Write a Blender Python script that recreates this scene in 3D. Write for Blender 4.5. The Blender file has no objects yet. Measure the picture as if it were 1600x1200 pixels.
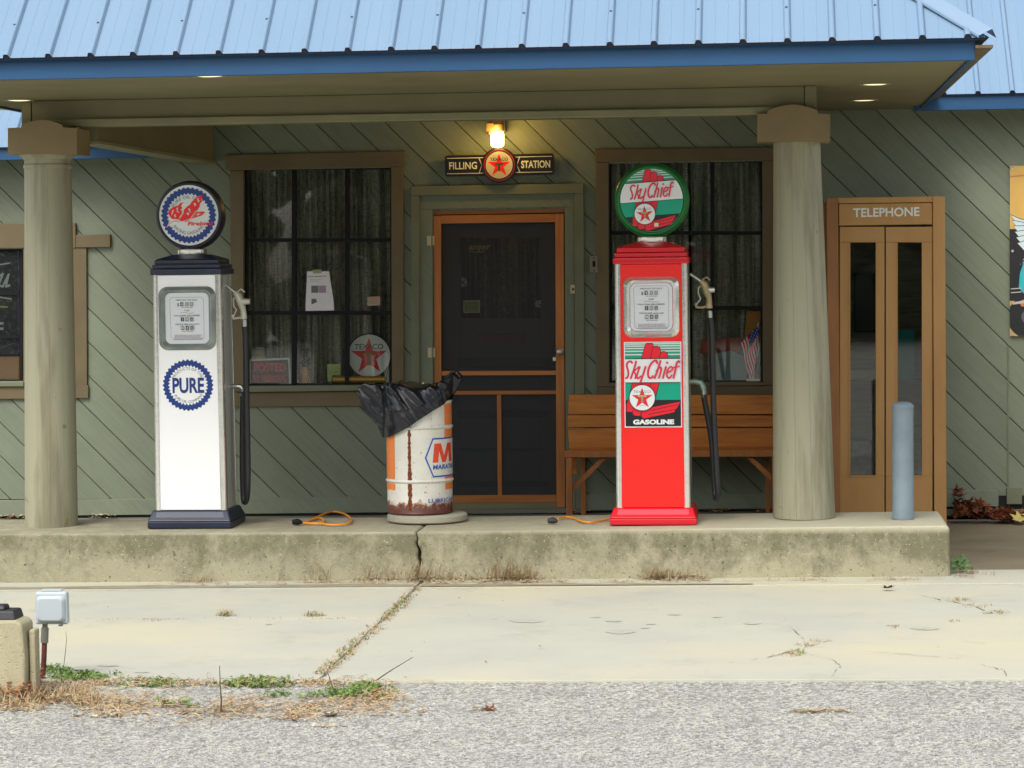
import bpy, bmesh, math, random
from mathutils import Vector, Matrix, noise
from mathutils.geometry import tessellate_polygon
random.seed(7)
R = math.radians
SC = bpy.context.scene
COL = SC.collection
# ------------------------------------------------------------------ camera
FPX, EYE, ROLL = 4014.0, 1.87, 0.013          # focal length in photo pixels (1600 wide), eye height, roll
def cam_rot(yaw, pitch):
    return (Matrix.Rotation(yaw, 3, 'Z') @ Matrix.Rotation(math.pi/2 + pitch, 3, 'X') @ Matrix.Rotation(-ROLL, 3, 'Z'))
yaw, pitch = math.atan(400/FPX), -math.atan(200/FPX)
for _ in range(8):                             # turn until the depth axis vanishes at (1200, 400)
    d = cam_rot(yaw, pitch).transposed() @ Vector((0, 1, 0))
    px, py = 800 + FPX*d.x/-d.z, 600 - FPX*d.y/-d.z
    yaw += (1200-px)/FPX; pitch += (400-py)/FPX
CR = cam_rot(yaw, pitch)
CP = Vector((0, 0, EYE))
cam_data = bpy.data.cameras.new('camera'); cam = bpy.data.objects.new('camera', cam_data); COL.objects.link(cam)
cam_data.sensor_width = 36; cam_data.lens = FPX/1600*36; cam_data.clip_end = 600
cam.matrix_world = Matrix.Translation(CP) @ CR.to_4x4()
SC.camera = cam
# ------------------------------------------------------------------ sky, sun, exposure
SUN_EL, SUN_AZ = R(52), R(200)                 # overcast: high soft sun behind the camera
world = bpy.data.worlds.new('World'); SC.world = world; world.use_nodes = True
wn = world.node_tree; wn.nodes.clear()
sky = wn.nodes.new('ShaderNodeTexSky'); sky.sky_type = 'NISHITA'; sky.sun_disc = False
sky.sun_elevation = SUN_EL; sky.sun_rotation = SUN_AZ; sky.dust_density = 4.0; sky.air_density = 1.0; sky.ozone_density = 1.0
hs = wn.nodes.new('ShaderNodeHueSaturation'); hs.inputs['Saturation'].default_value = 0.30
bg = wn.nodes.new('ShaderNodeBackground'); bg.inputs[1].default_value = 0.15
wo = wn.nodes.new('ShaderNodeOutputWorld')
wn.links.new(sky.outputs[0], hs.inputs['Color']); wn.links.new(hs.outputs[0], bg.inputs[0]); wn.links.new(bg.outputs[0], wo.inputs[0])
sun_data = bpy.data.lights.new('sun', 'SUN'); sun_data.energy = 1.3; sun_data.angle = R(24); sun_data.color = (1, .96, .9)
sun = bpy.data.objects.new('sun', sun_data); COL.objects.link(sun)
sd = Vector((math.sin(SUN_AZ)*math.cos(SUN_EL), math.cos(SUN_AZ)*math.cos(SUN_EL), math.sin(SUN_EL)))
sun.rotation_euler = sd.to_track_quat('Z', 'Y').to_euler()
SC.view_settings.view_transform = 'Standard'; SC.view_settings.look = 'None'
SC.view_settings.gamma = 1.0; SC.view_settings.exposure = 0.60; SC.view_settings.use_curve_mapping = False
SC.render.engine = 'CYCLES'; SC.cycles.max_bounces = 8; SC.cycles.transparent_max_bounces = 16
# ------------------------------------------------------------------ pixels to world
TILT = 0.0066                                  # the lot rises gently to the right
def ray(px, py): return CR @ Vector((px-800, 600-py, -FPX))
def P(px, py, Y):
    d = ray(px, py); return CP + d*(Y/d.y)
def G(px, py, z=0.0):
    d = ray(px, py); t = (z + TILT*CP.x - CP.z)/(d.z - TILT*d.x); return CP + d*t
def gz(x, z=0.0): return z + TILT*x
# ------------------------------------------------------------------ mesh builder
class MB:
    def __init__(s): s.v = []; s.f = []; s.m = []; s.sm = []
    def add(s, vs, fs, m=0, smooth=False):
        o = len(s.v); s.v += [tuple(v) for v in vs]
        for f in fs: s.f.append(tuple(i+o for i in f)); s.m.append(m); s.sm.append(smooth)
        return s
    def box(s, x0, x1, y0, y1, z0, z1, m=0):
        return s.add([(x0,y0,z0),(x1,y0,z0),(x1,y1,z0),(x0,y1,z0),(x0,y0,z1),(x1,y0,z1),(x1,y1,z1),(x0,y1,z1)],
                     [(0,3,2,1),(4,5,6,7),(0,1,5,4),(1,2,6,5),(2,3,7,6),(3,0,4,7)], m)
    def frus(s, b, t, m=0):                    # b, t = (x0,x1,y0,y1,z)
        (a0,a1,c0,c1,z0), (d0,d1,e0,e1,z1) = b, t
        return s.add([(a0,c0,z0),(a1,c0,z0),(a1,c1,z0),(a0,c1,z0),(d0,e0,z1),(d1,e0,z1),(d1,e1,z1),(d0,e1,z1)],
                     [(0,3,2,1),(4,5,6,7),(0,1,5,4),(1,2,6,5),(2,3,7,6),(3,0,4,7)], m)
    def prism(s, pts, y0, y1, m=0):            # polygon in x,z extruded along y
        n = len(pts); a = sum(pts[i][0]*pts[(i+1)%n][1]-pts[(i+1)%n][0]*pts[i][1] for i in range(n))
        if a < 0: pts = pts[::-1]
        vs = [(x, y0, z) for x, z in pts] + [(x, y1, z) for x, z in pts]
        if n > 4:
            tr = tessellate_polygon([[Vector((x, z, 0)) for x, z in pts]]); fs = [tuple(t) for t in tr] + [tuple(i+n for i in t[::-1]) for t in tr]
        else: fs = [tuple(range(n)), tuple(range(2*n-1, n-1, -1))]
        fs += [(i, i+n, (i+1)%n+n, (i+1)%n) for i in range(n)]
        return s.add(vs, fs, m)
    def lathe(s, prof, c=(0,0,0), n=32, axis='Z', m=0, smooth=True, a0=0, a1=2*math.pi):
        vs = []; full = abs(a1-a0-2*math.pi) < 1e-6; k = n if full else n+1
        for r, h in prof:
            for i in range(k):
                a = a0+(a1-a0)*i/n; x, y = r*math.cos(a), r*math.sin(a)
                vs.append((c[0]+x, c[1]+y, c[2]+h) if axis == 'Z' else (c[0]+x, c[1]+h, c[2]+y) if axis == 'Y' else (c[0]+h, c[1]+x, c[2]+y))
        fs = []
        for j in range(len(prof)-1):
            for i in range(n):
                q = (i+1) % k if full else i+1
                fs.append((j*k+i, j*k+q, (j+1)*k+q, (j+1)*k+i))
        if full:
            if prof[0][0] > 1e-5: fs.append(tuple(range(k))[::-1])
            if prof[-1][0] > 1e-5: fs.append(tuple((len(prof)-1)*k+i for i in range(k)))
        return s.add(vs, fs, m, smooth)
    def tube(s, path, rad, n=10, m=0):
        pts = [Vector(p) for p in path]; rs = rad if isinstance(rad, (list, tuple)) else [rad]*len(pts)
        vs = []; up = None
        for i, p in enumerate(pts):
            t = (pts[min(i+1, len(pts)-1)]-pts[max(i-1, 0)]).normalized()
            if up is None: up = Vector((0, 1, 0)) if abs(t.y) < .9 else Vector((1, 0, 0))
            u = t.cross(up).normalized(); w = u.cross(t).normalized(); up = w
            vs += [p+(u*math.cos(2*math.pi*k/n)+w*math.sin(2*math.pi*k/n))*rs[i] for k in range(n)]
        fs = [(i*n+k, i*n+(k+1)%n, (i+1)*n+(k+1)%n, (i+1)*n+k) for i in range(len(pts)-1) for k in range(n)]
        fs += [tuple(range(n))[::-1], tuple((len(pts)-1)*n+k for k in range(n))]
        return s.add(vs, fs, m, True)
    def grid(s, fn, nu, nv, m=0, smooth=True):
        vs = [fn(i/nu, j/nv) for j in range(nv+1) for i in range(nu+1)]
        return s.add(vs, [(j*(nu+1)+i, j*(nu+1)+i+1, (j+1)*(nu+1)+i+1, (j+1)*(nu+1)+i) for j in range(nv) for i in range(nu)], m, smooth)
    def mesh(s, name, mats, fix=True):
        me = bpy.data.meshes.new(name); me.from_pydata(s.v, [], s.f)
        for mt in (mats if isinstance(mats, (list, tuple)) else [mats]): me.materials.append(mt)
        me.polygons.foreach_set('material_index', s.m); me.polygons.foreach_set('use_smooth', s.sm)
        if fix:
            bm = bmesh.new(); bm.from_mesh(me); bmesh.ops.recalc_face_normals(bm, faces=bm.faces); bm.to_mesh(me); bm.free()
        if any(s.sm): me.set_sharp_from_angle(angle=R(38))
        me.update(); return me
def link(name, me, parent=None, bevel=0, seg=2, local=False):
    o = bpy.data.objects.new(name, me); COL.objects.link(o)
    if parent is not None:
        o.parent = parent
        if not local:
            m = Matrix.Identity(4); q = parent
            chain = []
            while q is not None: chain.append(q); q = q.parent
            for q in reversed(chain): m = m @ q.matrix_parent_inverse @ q.matrix_basis
            o.matrix_parent_inverse = m.inverted()
    if bevel:
        b = o.modifiers.new('bevel', 'BEVEL'); b.width = bevel; b.segments = seg; b.limit_method = 'ANGLE'; b.angle_limit = R(35); b.harden_normals = False
    return o
def build(name, mb, mats, parent=None, bevel=0, seg=2, local=False, fix=True):
    return link(name, mb.mesh(name, mats, fix), parent, bevel, seg, local)
def tag(o, label=None, cat=None, group=None, kind=None):
    for k, v in (('label', label), ('category', cat), ('group', group), ('kind', kind)):
        if v: o[k] = v
    return o
def thing(name, label, cat, loc=(0,0,0), group=None):
    o = bpy.data.objects.new(name, None); COL.objects.link(o); o.location = loc; o.empty_display_size = .1
    return tag(o, label, cat, group)
def struct(name, mb, mats, **k):
    o = build(name, mb, mats, **k); o['kind'] = 'structure'; return o
# ------------------------------------------------------------------ materials
def nodes(name):
    m = bpy.data.materials.new(name); m.use_nodes = True; nt = m.node_tree; nt.nodes.clear()
    out = nt.nodes.new('ShaderNodeOutputMaterial'); b = nt.nodes.new('ShaderNodeBsdfPrincipled'); nt.links.new(b.outputs[0], out.inputs[0])
    return m, nt, b, out
def N(nt, t, **k):
    n = nt.nodes.new(t)
    for a, v in k.items():
        if a.startswith('i_'):
            key = a[2:]; n.inputs[int(key) if key.isdigit() else key.replace('_', ' ')].default_value = v
        else: setattr(n, a, v)
    return n
def coords(nt, sc=(1,1,1), rot=(0,0,0)):
    t = N(nt, 'ShaderNodeTexCoord'); mp = N(nt, 'ShaderNodeMapping'); mp.inputs['Scale'].default_value = sc; mp.inputs['Rotation'].default_value = rot
    nt.links.new(t.outputs['Object'], mp.inputs[0]); return mp.outputs[0]
def noi(nt, vec, scale, detail=4, rough=.6):
    n = N(nt, 'ShaderNodeTexNoise'); n.inputs['Scale'].default_value = scale; n.inputs['Detail'].default_value = detail; n.inputs['Roughness'].default_value = rough
    nt.links.new(vec, n.inputs['Vector']); return n.outputs[0]
def ramp(nt, fac, a, b, ca=(0,0,0,1), cb=(1,1,1,1)):
    r = N(nt, 'ShaderNodeValToRGB'); r.color_ramp.elements[0].position = a; r.color_ramp.elements[1].position = b
    r.color_ramp.elements[0].color = ca; r.color_ramp.elements[1].color = cb; nt.links.new(fac, r.inputs[0]); return r.outputs[0]
def mix(nt, fac, a, b, mode='MIX'):
    n = N(nt, 'ShaderNodeMix', data_type='RGBA', blend_type=mode)
    if isinstance(fac, (int, float)): n.inputs[0].default_value = fac
    else: nt.links.new(fac, n.inputs[0])
    for i, c in ((6, a), (7, b)):
        if isinstance(c, tuple): n.inputs[i].default_value = c if len(c) == 4 else c+(1,)
        else: nt.links.new(c, n.inputs[i])
    return n.outputs[2]
def bump(nt, b, h, strength, dist=.01):
    n = N(nt, 'ShaderNodeBump'); n.inputs['Strength'].default_value = strength; n.inputs['Distance'].default_value = dist
    nt.links.new(h, n.inputs['Height']); nt.links.new(n.outputs[0], b.inputs['Normal'])
def mat(name, col, rough=.6, metal=0, col2=None, ns=4, st=(1,1,1), rp=(.4,.65), bp=0, bs=60, rnd=0, spots=None, coat=0, spec=.5):
    m, nt, b, out = nodes(name); b.inputs['Roughness'].default_value = rough; b.inputs['Metallic'].default_value = metal
    b.inputs['Specular IOR Level'].default_value = spec; b.inputs['Coat Weight'].default_value = coat
    c = col+(1,); vec = coords(nt, st)
    src = None
    if col2: src = mix(nt, ramp(nt, noi(nt, vec, ns, 6), *rp), col, col2)
    if spots:                                   # (colour, scale, threshold)
        src = mix(nt, ramp(nt, noi(nt, coords(nt), spots[1], 5, .7), spots[2], spots[2]+.05), src or (col+(1,)), spots[0])
    if rnd:
        oi = N(nt, 'ShaderNodeObjectInfo'); mr = N(nt, 'ShaderNodeMapRange'); mr.inputs[3].default_value = 1-rnd; mr.inputs[4].default_value = 1+rnd
        nt.links.new(oi.outputs['Random'], mr.inputs[0]); h = N(nt, 'ShaderNodeHueSaturation')
        nt.links.new(mr.outputs[0], h.inputs['Value'])
        if src: nt.links.new(src, h.inputs['Color'])
        else: h.inputs['Color'].default_value = c
        src = h.outputs[0]
    if src: nt.links.new(src, b.inputs['Base Color'])
    else: b.inputs['Base Color'].default_value = c
    if bp: bump(nt, b, noi(nt, vec, bs, 5), bp, .004)
    return m
def emit(name, col, s, base=(.8,.8,.8)):
    m, nt, b, out = nodes(name); b.inputs['Base Color'].default_value = base+(1,); b.inputs['Emission Color'].default_value = col+(1,); b.inputs['Emission Strength'].default_value = s; return m
M = {}
def sage():
    m, nt, b, out = nodes('sage_paint'); b.inputs['Roughness'].default_value = .62
    t = N(nt, 'ShaderNodeTexCoord'); r1 = N(nt, 'ShaderNodeMapping'); r1.inputs['Rotation'].default_value = (0, R(-45), 0); r2 = N(nt, 'ShaderNodeMapping'); r2.inputs['Scale'].default_value = (1, 1, 14)
    nt.links.new(t.outputs['Object'], r1.inputs[0]); nt.links.new(r1.outputs[0], r2.inputs[0]); v = coords(nt)
    grain = noi(nt, r2.outputs[0], 3.0, 7, .7); src = mix(nt, ramp(nt, grain, .40, .66), (.184,.214,.148), (.152,.180,.121))
    src = mix(nt, ramp(nt, noi(nt, v, 1.7, 6, .65), .46, .66), src, mix(nt, .5, src, (.215,.250,.178)))
    src = mix(nt, ramp(nt, noi(nt, v, 48, 4, .8), .68, .72), src, (.25,.26,.19)); src = mix(nt, ramp(nt, noi(nt, v, 31, 3, .8), .70, .73), src, (.09,.10,.065))
    oi = N(nt, 'ShaderNodeObjectInfo'); mr = N(nt, 'ShaderNodeMapRange'); mr.inputs[3].default_value = .93; mr.inputs[4].default_value = 1.07
    h = N(nt, 'ShaderNodeHueSaturation'); nt.links.new(oi.outputs['Random'], mr.inputs[0]); nt.links.new(mr.outputs[0], h.inputs['Value']); nt.links.new(src, h.inputs['Color'])
    nt.links.new(h.outputs[0], b.inputs['Base Color']); bump(nt, b, grain, .35, .003); return m
M['sage'] = sage()
M['sage_trim'] = mat('sage_trim', (.165,.180,.110), .6, col2=(.135,.150,.088), ns=3, bp=.15)
M['brown_trim'] = mat('brown_trim', (.150,.112,.052), .6, col2=(.125,.094,.045), ns=3, bp=.15)
M['olive'] = mat('olive_soffit_paint', (.190,.172,.088), .6, col2=(.155,.143,.072), ns=1.6, bp=.2, spots=((.12,.11,.055), 9, .70))
M['olive_mold'] = mat('olive_moulding', (.25,.24,.135), .55, col2=(.20,.20,.11), ns=3)
M['column'] = mat('column_paint', (.325,.315,.215), .6, col2=(.215,.200,.125), ns=2.6, st=(3.4,3.4,.35), rp=(.49,.64), bp=.25, rnd=.03, spots=((.19,.17,.085), 9, .655))
M['capital'] = mat('capital_paint', (.235,.180,.085), .6, col2=(.205,.155,.075), ns=5, bp=.12)
M['black'] = mat('black_frame', (.008,.008,.011), .6, spec=.2)
M['dark'] = mat('dark_gap', (.012,.011,.010), .9)
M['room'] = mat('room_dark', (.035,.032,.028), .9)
M['orange_wood'] = None
M['roof'] = mat('pale_blue_steel', (.185,.285,.405), .38, col2=(.160,.256,.375), ns=1.3, st=(2,.3,.3), rp=(.3,.8), spec=.6)
M['fascia'] = mat('blue_fascia', (.006,.072,.185), .5, col2=(.005,.056,.150), ns=4, st=(.4,1,2), rp=(.35,.7))
M['closure'] = mat('eave_closure', (.010,.016,.040), .7)
M['screw'] = mat('screw', (.05,.05,.06), .5, .5)
M['chrome'] = mat('chrome', (.90,.90,.86), .16, .80, col2=(.74,.74,.68), ns=9, rp=(.5,.7), bp=.25, bs=9, spots=((.42,.40,.30), 26, .72))
M['steel'] = mat('steel', (.55,.55,.52), .32, 1.0)
M['white_gloss'] = mat('white_enamel', (.89,.90,.90), .22, coat=.3)
M['grey_panel'] = mat('grey_panel', (.42,.45,.43), .35)
M['navy'] = mat('navy_paint', (.012,.018,.040), .38, col2=(.018,.026,.055), ns=5)
M['globe_black'] = mat('globe_black', (.014,.014,.030), .4, spots=((.25,.25,.25), 30, .70))
M['globe_green'] = mat('globe_green', (.002,.165,.030), .35, spots=((.35,.5,.38), 22, .745))
M['red_gloss'] = mat('red_enamel', (.88,.012,.008), .32, col2=(.82,.011,.008), ns=3, coat=.1)
M['red_head'] = mat('red_head', (.66,.006,.018), .26, coat=.2)
M['green_side'] = mat('green_side', (.07,.16,.06), .22, .5)
M['rubber'] = mat('rubber', (.016,.016,.019), .45, spots=((.07,.07,.07), 60, .66))
M['cast'] = mat('cast_nozzle', (.40,.32,.17), .4, .25, col2=(.30,.24,.13), ns=18)
M['cast_pale'] = mat('cast_nozzle_pale', (.55,.54,.44), .4, .2, col2=(.45,.44,.36), ns=18)
M['brass_green'] = mat('oxidised_elbow', (.22,.36,.29), .45, .5, col2=(.35,.42,.36), ns=30)
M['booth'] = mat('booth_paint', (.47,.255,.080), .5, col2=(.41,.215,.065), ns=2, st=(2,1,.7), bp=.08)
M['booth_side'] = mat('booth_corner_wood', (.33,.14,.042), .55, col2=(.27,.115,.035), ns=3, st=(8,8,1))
M['bollard'] = mat('bollard_paint', (.205,.270,.305), .55, col2=(.170,.225,.262), ns=7, bp=.3, bs=40, spots=((.12,.14,.15), 26, .70))
M['cord'] = mat('orange_cord', (.80,.30,.02), .5)
M['box_grey'] = mat('outlet_cover_plastic', (.44,.50,.52), .35)
M['conduit'] = mat('conduit', (.20,.21,.17), .5, .4)
M['rust_pipe'] = mat('rusty_pipe', (.13,.035,.025), .8, col2=(.07,.02,.015), ns=30)
M['rust'] = mat('rust', (.14,.035,.013), .9, col2=(.30,.10,.03), ns=35, rp=(.5,.75), bp=.5)
M['paper'] = mat('paper', (.72,.72,.74), .7)
M['leaf'] = mat('dead_leaf', (.21,.055,.018), .7, col2=(.10,.035,.014), ns=12, rnd=.3)
M['straw'] = mat('straw', (.47,.38,.22), .8, col2=(.32,.20,.10), ns=14)
M['litter'] = mat('leaf_litter', (.27,.16,.08), .85, col2=(.56,.46,.30), ns=30, rp=(.42,.55))
M['green'] = mat('weed_green', (.10,.19,.035), .6, col2=(.20,.27,.06), ns=20)
M['stone'] = mat('gravel_stone', (.40,.40,.39), .85, col2=(.22,.22,.22), ns=60, rp=(.42,.58))
M['ivory'] = mat('ivory_plate', (.52,.46,.30), .5)
M['brass'] = mat('brass', (.55,.36,.12), .35, 1.0)
M['wood_leg'] = None
def wood(name, c1, c2, c3, axis='x', rnd=.1):
    m, nt, b, out = nodes(name); b.inputs['Roughness'].default_value = .5
    st = (1.2,14,14) if axis == 'x' else (14,14,1.2)
    vec = coords(nt, st); oi = N(nt, 'ShaderNodeObjectInfo'); va = N(nt, 'ShaderNodeVectorMath', operation='ADD')
    sc = N(nt, 'ShaderNodeVectorMath', operation='SCALE'); sc.inputs[3].default_value = 9; cb = N(nt, 'ShaderNodeCombineXYZ')
    for i in range(3): nt.links.new(oi.outputs['Random'], cb.inputs[i])
    nt.links.new(cb.outputs[0], sc.inputs[0]); nt.links.new(vec, va.inputs[0]); nt.links.new(sc.outputs[0], va.inputs[1])
    g = noi(nt, va.outputs[0], 2.2, 6, .65); src = mix(nt, ramp(nt, g, .38, .62), c1, c2); src = mix(nt, ramp(nt, g, .60, .72), src, c3)
    h = N(nt, 'ShaderNodeHueSaturation'); mr = N(nt, 'ShaderNodeMapRange'); mr.inputs[3].default_value = 1-rnd; mr.inputs[4].default_value = 1+rnd
    nt.links.new(oi.outputs['Random'], mr.inputs[0]); nt.links.new(mr.outputs[0], h.inputs['Value']); nt.links.new(src, h.inputs['Color'])
    nt.links.new(h.outputs[0], b.inputs['Base Color']); bump(nt, b, g, .3, .002); return m
M['door_wood'] = wood('door_wood', (.48,.175,.032), (.38,.13,.025), (.31,.105,.025), 'z', .12)
M['door_wood_x'] = wood('door_wood_rail', (.48,.175,.032), (.40,.135,.025), (.31,.105,.025), 'x', .12)
M['bench_wood'] = wood('bench_wood', (.58,.215,.022), (.42,.140,.016), (.27,.080,.014), 'x', .08)
M['bench_leg'] = wood('bench_leg_wood', (.44,.155,.028), (.36,.12,.022), (.25,.08,.02), 'z', .1)
def glass():
    m, nt, b, out = nodes('window_glass'); nt.nodes.remove(b)
    t = N(nt, 'ShaderNodeBsdfTransparent'); t.inputs[0].default_value = (.93,.95,.94,1); g = N(nt, 'ShaderNodeBsdfGlossy'); g.inputs['Roughness'].default_value = .015
    g.inputs[0].default_value = (1,1,1,1); fr = N(nt, 'ShaderNodeFresnel'); fr.inputs[0].default_value = 1.55; ms = N(nt, 'ShaderNodeMixShader')
    nz = noi(nt, coords(nt), 3.0, 2); bn = N(nt, 'ShaderNodeBump'); bn.inputs['Strength'].default_value = .012; bn.inputs['Distance'].default_value = .02
    nt.links.new(nz, bn.inputs['Height']); nt.links.new(bn.outputs[0], g.inputs['Normal'])
    k = N(nt, 'ShaderNodeMath', operation='MULTIPLY_ADD'); k.inputs[1].default_value = 1.0; k.inputs[2].default_value = .0
    nt.links.new(fr.outputs[0], k.inputs[0]); nt.links.new(k.outputs[0], ms.inputs[0]); nt.links.new(t.outputs[0], ms.inputs[1]); nt.links.new(g.outputs[0], ms.inputs[2]); nt.links.new(ms.outputs[0], out.inputs[0]); return m
M['glass'] = glass()
def screen():
    m, nt, b, out = nodes('insect_screen'); nt.nodes.remove(b)
    t = N(nt, 'ShaderNodeBsdfTransparent'); d = N(nt, 'ShaderNodeBsdfDiffuse'); d.inputs[0].default_value = (.068,.068,.074,1); ms = N(nt, 'ShaderNodeMixShader'); ms.inputs[0].default_value = .36
    nt.links.new(t.outputs[0], ms.inputs[1]); nt.links.new(d.outputs[0], ms.inputs[2]); nt.links.new(ms.outputs[0], out.inputs[0]); return m
M['screen'] = screen()
def curtain(name, c1, c2, dens=.8):
    m, nt, b, out = nodes(name); b.inputs['Roughness'].default_value = .95
    v1 = coords(nt, (1,1,9)); v2 = coords(nt, (9,1,1))
    w = mix(nt, .5, noi(nt, v1, 22, 3, .7), noi(nt, v2, 22, 3, .7)); src = mix(nt, ramp(nt, w, .42, .60), c1, c2)
    src = mix(nt, ramp(nt, noi(nt, coords(nt, (9,1,.25)), 2.2, 3), .38, .62), src, (.12,.12,.09), 'MIX')  # dark vertical bands paint the shade of folds into the cloth colour
    nt.links.new(src, b.inputs['Base Color'])
    t = N(nt, 'ShaderNodeBsdfTransparent'); ms = N(nt, 'ShaderNodeMixShader'); rr = ramp(nt, w, .40, .50, (dens-.35,)*3+(1,), (dens+.15,)*3+(1,))
    nt.links.new(rr, ms.inputs[0]); nt.links.new(t.outputs[0], ms.inputs[1]); nt.links.new(b.outputs[0], ms.inputs[2]); nt.links.new(ms.outputs[0], out.inputs[0]); return m
M['curtain'] = curtain('gauze_curtain', (.29,.285,.215), (.60,.59,.47), .97)
def concrete(name, c1, c2, dark, yellow=None, bmp=.5, streak=0):
    m, nt, b, out = nodes(name); b.inputs['Roughness'].default_value = .88; v = coords(nt)
    src = mix(nt, ramp(nt, noi(nt, v, 1.3, 6), .38, .62), c1, c2)
    if yellow: src = mix(nt, ramp(nt, noi(nt, coords(nt, (.55,.8,1)), .8, 5), .46, .70), src, yellow)
    src = mix(nt, ramp(nt, noi(nt, coords(nt, (1,1,1)), 1.9, 8, .72), .56, .76), src, dark)
    fine = noi(nt, v, 90, 6, .75); src = mix(nt, ramp(nt, fine, .32, .68), mix(nt, .75, dark, src), src)
    pit = N(nt, 'ShaderNodeTexVoronoi'); pit.inputs['Scale'].default_value = 45; nt.links.new(v, pit.inputs['Vector'])
    if streak:
        hb_ = N(nt, 'ShaderNodeSeparateXYZ'); nt.links.new(v, hb_.inputs[0]); band = ramp(nt, hb_.outputs[2], .02, .20); mu = N(nt, 'ShaderNodeMath', operation='MULTIPLY_ADD'); mu.inputs[1].default_value = .16
        nt.links.new(band, mu.inputs[0]); nt.links.new(noi(nt, coords(nt, (1.4,1,1.1)), 4.2, 9, .74), mu.inputs[2])
        src = mix(nt, ramp(nt, mu.outputs[0], .50, .72), src, (.170,.158,.095))
        src = mix(nt, ramp(nt, noi(nt, coords(nt, (1,1,1)), 38, 4, .8), .61, .66), src, (.075,.07,.045))
        src = mix(nt, ramp(nt, noi(nt, coords(nt, (1,1,1.3)), 60, 3, .8), .64, .68), src, (.50,.48,.37))
        sp = N(nt, 'ShaderNodeSeparateXYZ'); nt.links.new(v, sp.inputs[0])
        src = mix(nt, ramp(nt, sp.outputs[2], streak[0], streak[1]), src, (.50,.47,.34))
    nt.links.new(src, b.inputs['Base Color'])
    mm = N(nt, 'ShaderNodeMath', operation='ADD'); nt.links.new(fine, mm.inputs[0]); nt.links.new(ramp(nt, pit.outputs[0], .0, .25), mm.inputs[1])
    bump(nt, b, mm.outputs[0], bmp, .004); return m
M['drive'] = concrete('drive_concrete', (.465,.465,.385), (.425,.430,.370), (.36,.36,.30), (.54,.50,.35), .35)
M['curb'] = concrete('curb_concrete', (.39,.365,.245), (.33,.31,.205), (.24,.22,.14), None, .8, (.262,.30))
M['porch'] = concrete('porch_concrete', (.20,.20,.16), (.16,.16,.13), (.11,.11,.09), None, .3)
M['wet'] = concrete('stained_concrete', (.24,.20,.13), (.19,.155,.095), (.13,.105,.065), None, .3)
M['pad'] = concrete('pad_concrete', (.40,.38,.29), (.34,.33,.25), (.25,.24,.18), None, .4)
M['block'] = concrete('block_concrete', (.46,.42,.27), (.36,.33,.21), (.20,.18,.11), None, 1.0)
def asphalt():
    m, nt, b, out = nodes('worn_asphalt'); b.inputs['Roughness'].default_value = .9; v = coords(nt)
    vo = N(nt, 'ShaderNodeTexVoronoi'); vo.inputs['Scale'].default_value = 62; nt.links.new(v, vo.inputs['Vector'])
    bw = N(nt, 'ShaderNodeRGBToBW'); nt.links.new(vo.outputs['Color'], bw.inputs[0])
    src = mix(nt, ramp(nt, bw.outputs[0], .15, .85), (.18,.178,.160), (.61,.595,.51))
    src = mix(nt, ramp(nt, noi(nt, v, 120, 3, .8), .34, .50), (.14,.138,.125), src)
    src = mix(nt, ramp(nt, noi(nt, v, 2.6, 8, .75), .48, .66), src, mix(nt, .5, src, (.19,.19,.18)))
    sp = N(nt, 'ShaderNodeSeparateXYZ'); nt.links.new(v, sp.inputs[0])
    edge = ramp(nt, sp.outputs[1], 10.95, 11.35)
    src = mix(nt, edge, src, mix(nt, .5, src, (.20,.20,.23)))
    nt.links.new(src, b.inputs['Base Color']); bump(nt, b, vo.outputs['Distance'], .9, .006); return m
M['asphalt'] = asphalt()
def drum_paint():
    m, nt, b, out = nodes('drum_paint'); b.inputs['Roughness'].default_value = .42; v = coords(nt)
    sp = N(nt, 'ShaderNodeSeparateXYZ'); nt.links.new(v, sp.inputs[0])
    base = mix(nt, ramp(nt, noi(nt, v, 5, 4), .4, .7), (.70,.69,.62), (.62,.60,.52))
    ad = N(nt, 'ShaderNodeMath', operation='MULTIPLY_ADD'); ad.inputs[1].default_value = .16
    nt.links.new(noi(nt, v, 22, 5, .75), ad.inputs[0]); nt.links.new(sp.outputs[2], ad.inputs[2])
    rustc = mix(nt, ramp(nt, noi(nt, v, 40, 4), .45, .6), (.11,.025,.012), (.34,.14,.03))
    src = mix(nt, ramp(nt, ad.outputs[0], .118, .140), (.10,.028,.018), mix(nt, ramp(nt, ad.outputs[0], .142, .165), rustc, base))
    src = mix(nt, ramp(nt, noi(nt, v, 34, 5, .8), .625, .66), src, rustc)
    nt.links.new(src, b.inputs['Base Color']); return m
M['drum'] = drum_paint()
M['bag'] = None
def bagm():
    m, nt, b, out = nodes('black_plastic'); b.inputs['Base Color'].default_value = (.006,.007,.012,1); b.inputs['Roughness'].default_value = .24; b.inputs['Specular IOR Level'].default_value = .6
    v = coords(nt, (1,1,.8)); vo = N(nt, 'ShaderNodeTexVoronoi', feature='F1'); vo.inputs['Scale'].default_value = 16
    wv = N(nt, 'ShaderNodeVectorMath', operation='ADD'); nt.links.new(v, wv.inputs[0]); nn = N(nt, 'ShaderNodeTexNoise'); nn.inputs['Scale'].default_value = 9; nt.links.new(v, nn.inputs['Vector'])
    sc = N(nt, 'ShaderNodeVectorMath', operation='SCALE'); sc.inputs[3].default_value = .12; nt.links.new(nn.outputs['Color'], sc.inputs[0]); nt.links.new(sc.outputs[0], wv.inputs[1])
    nt.links.new(wv.outputs[0], vo.inputs['Vector']); bump(nt, b, vo.outputs['Distance'], .12, .02); return m
M['bag'] = bagm()
INK = {}
def ink(c, rough=.3):
    if c not in INK: INK[c] = mat('print_%02x%02x%02x' % tuple(int(255*min(1, x)) for x in c), c, rough)
    return INK[c]
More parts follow.
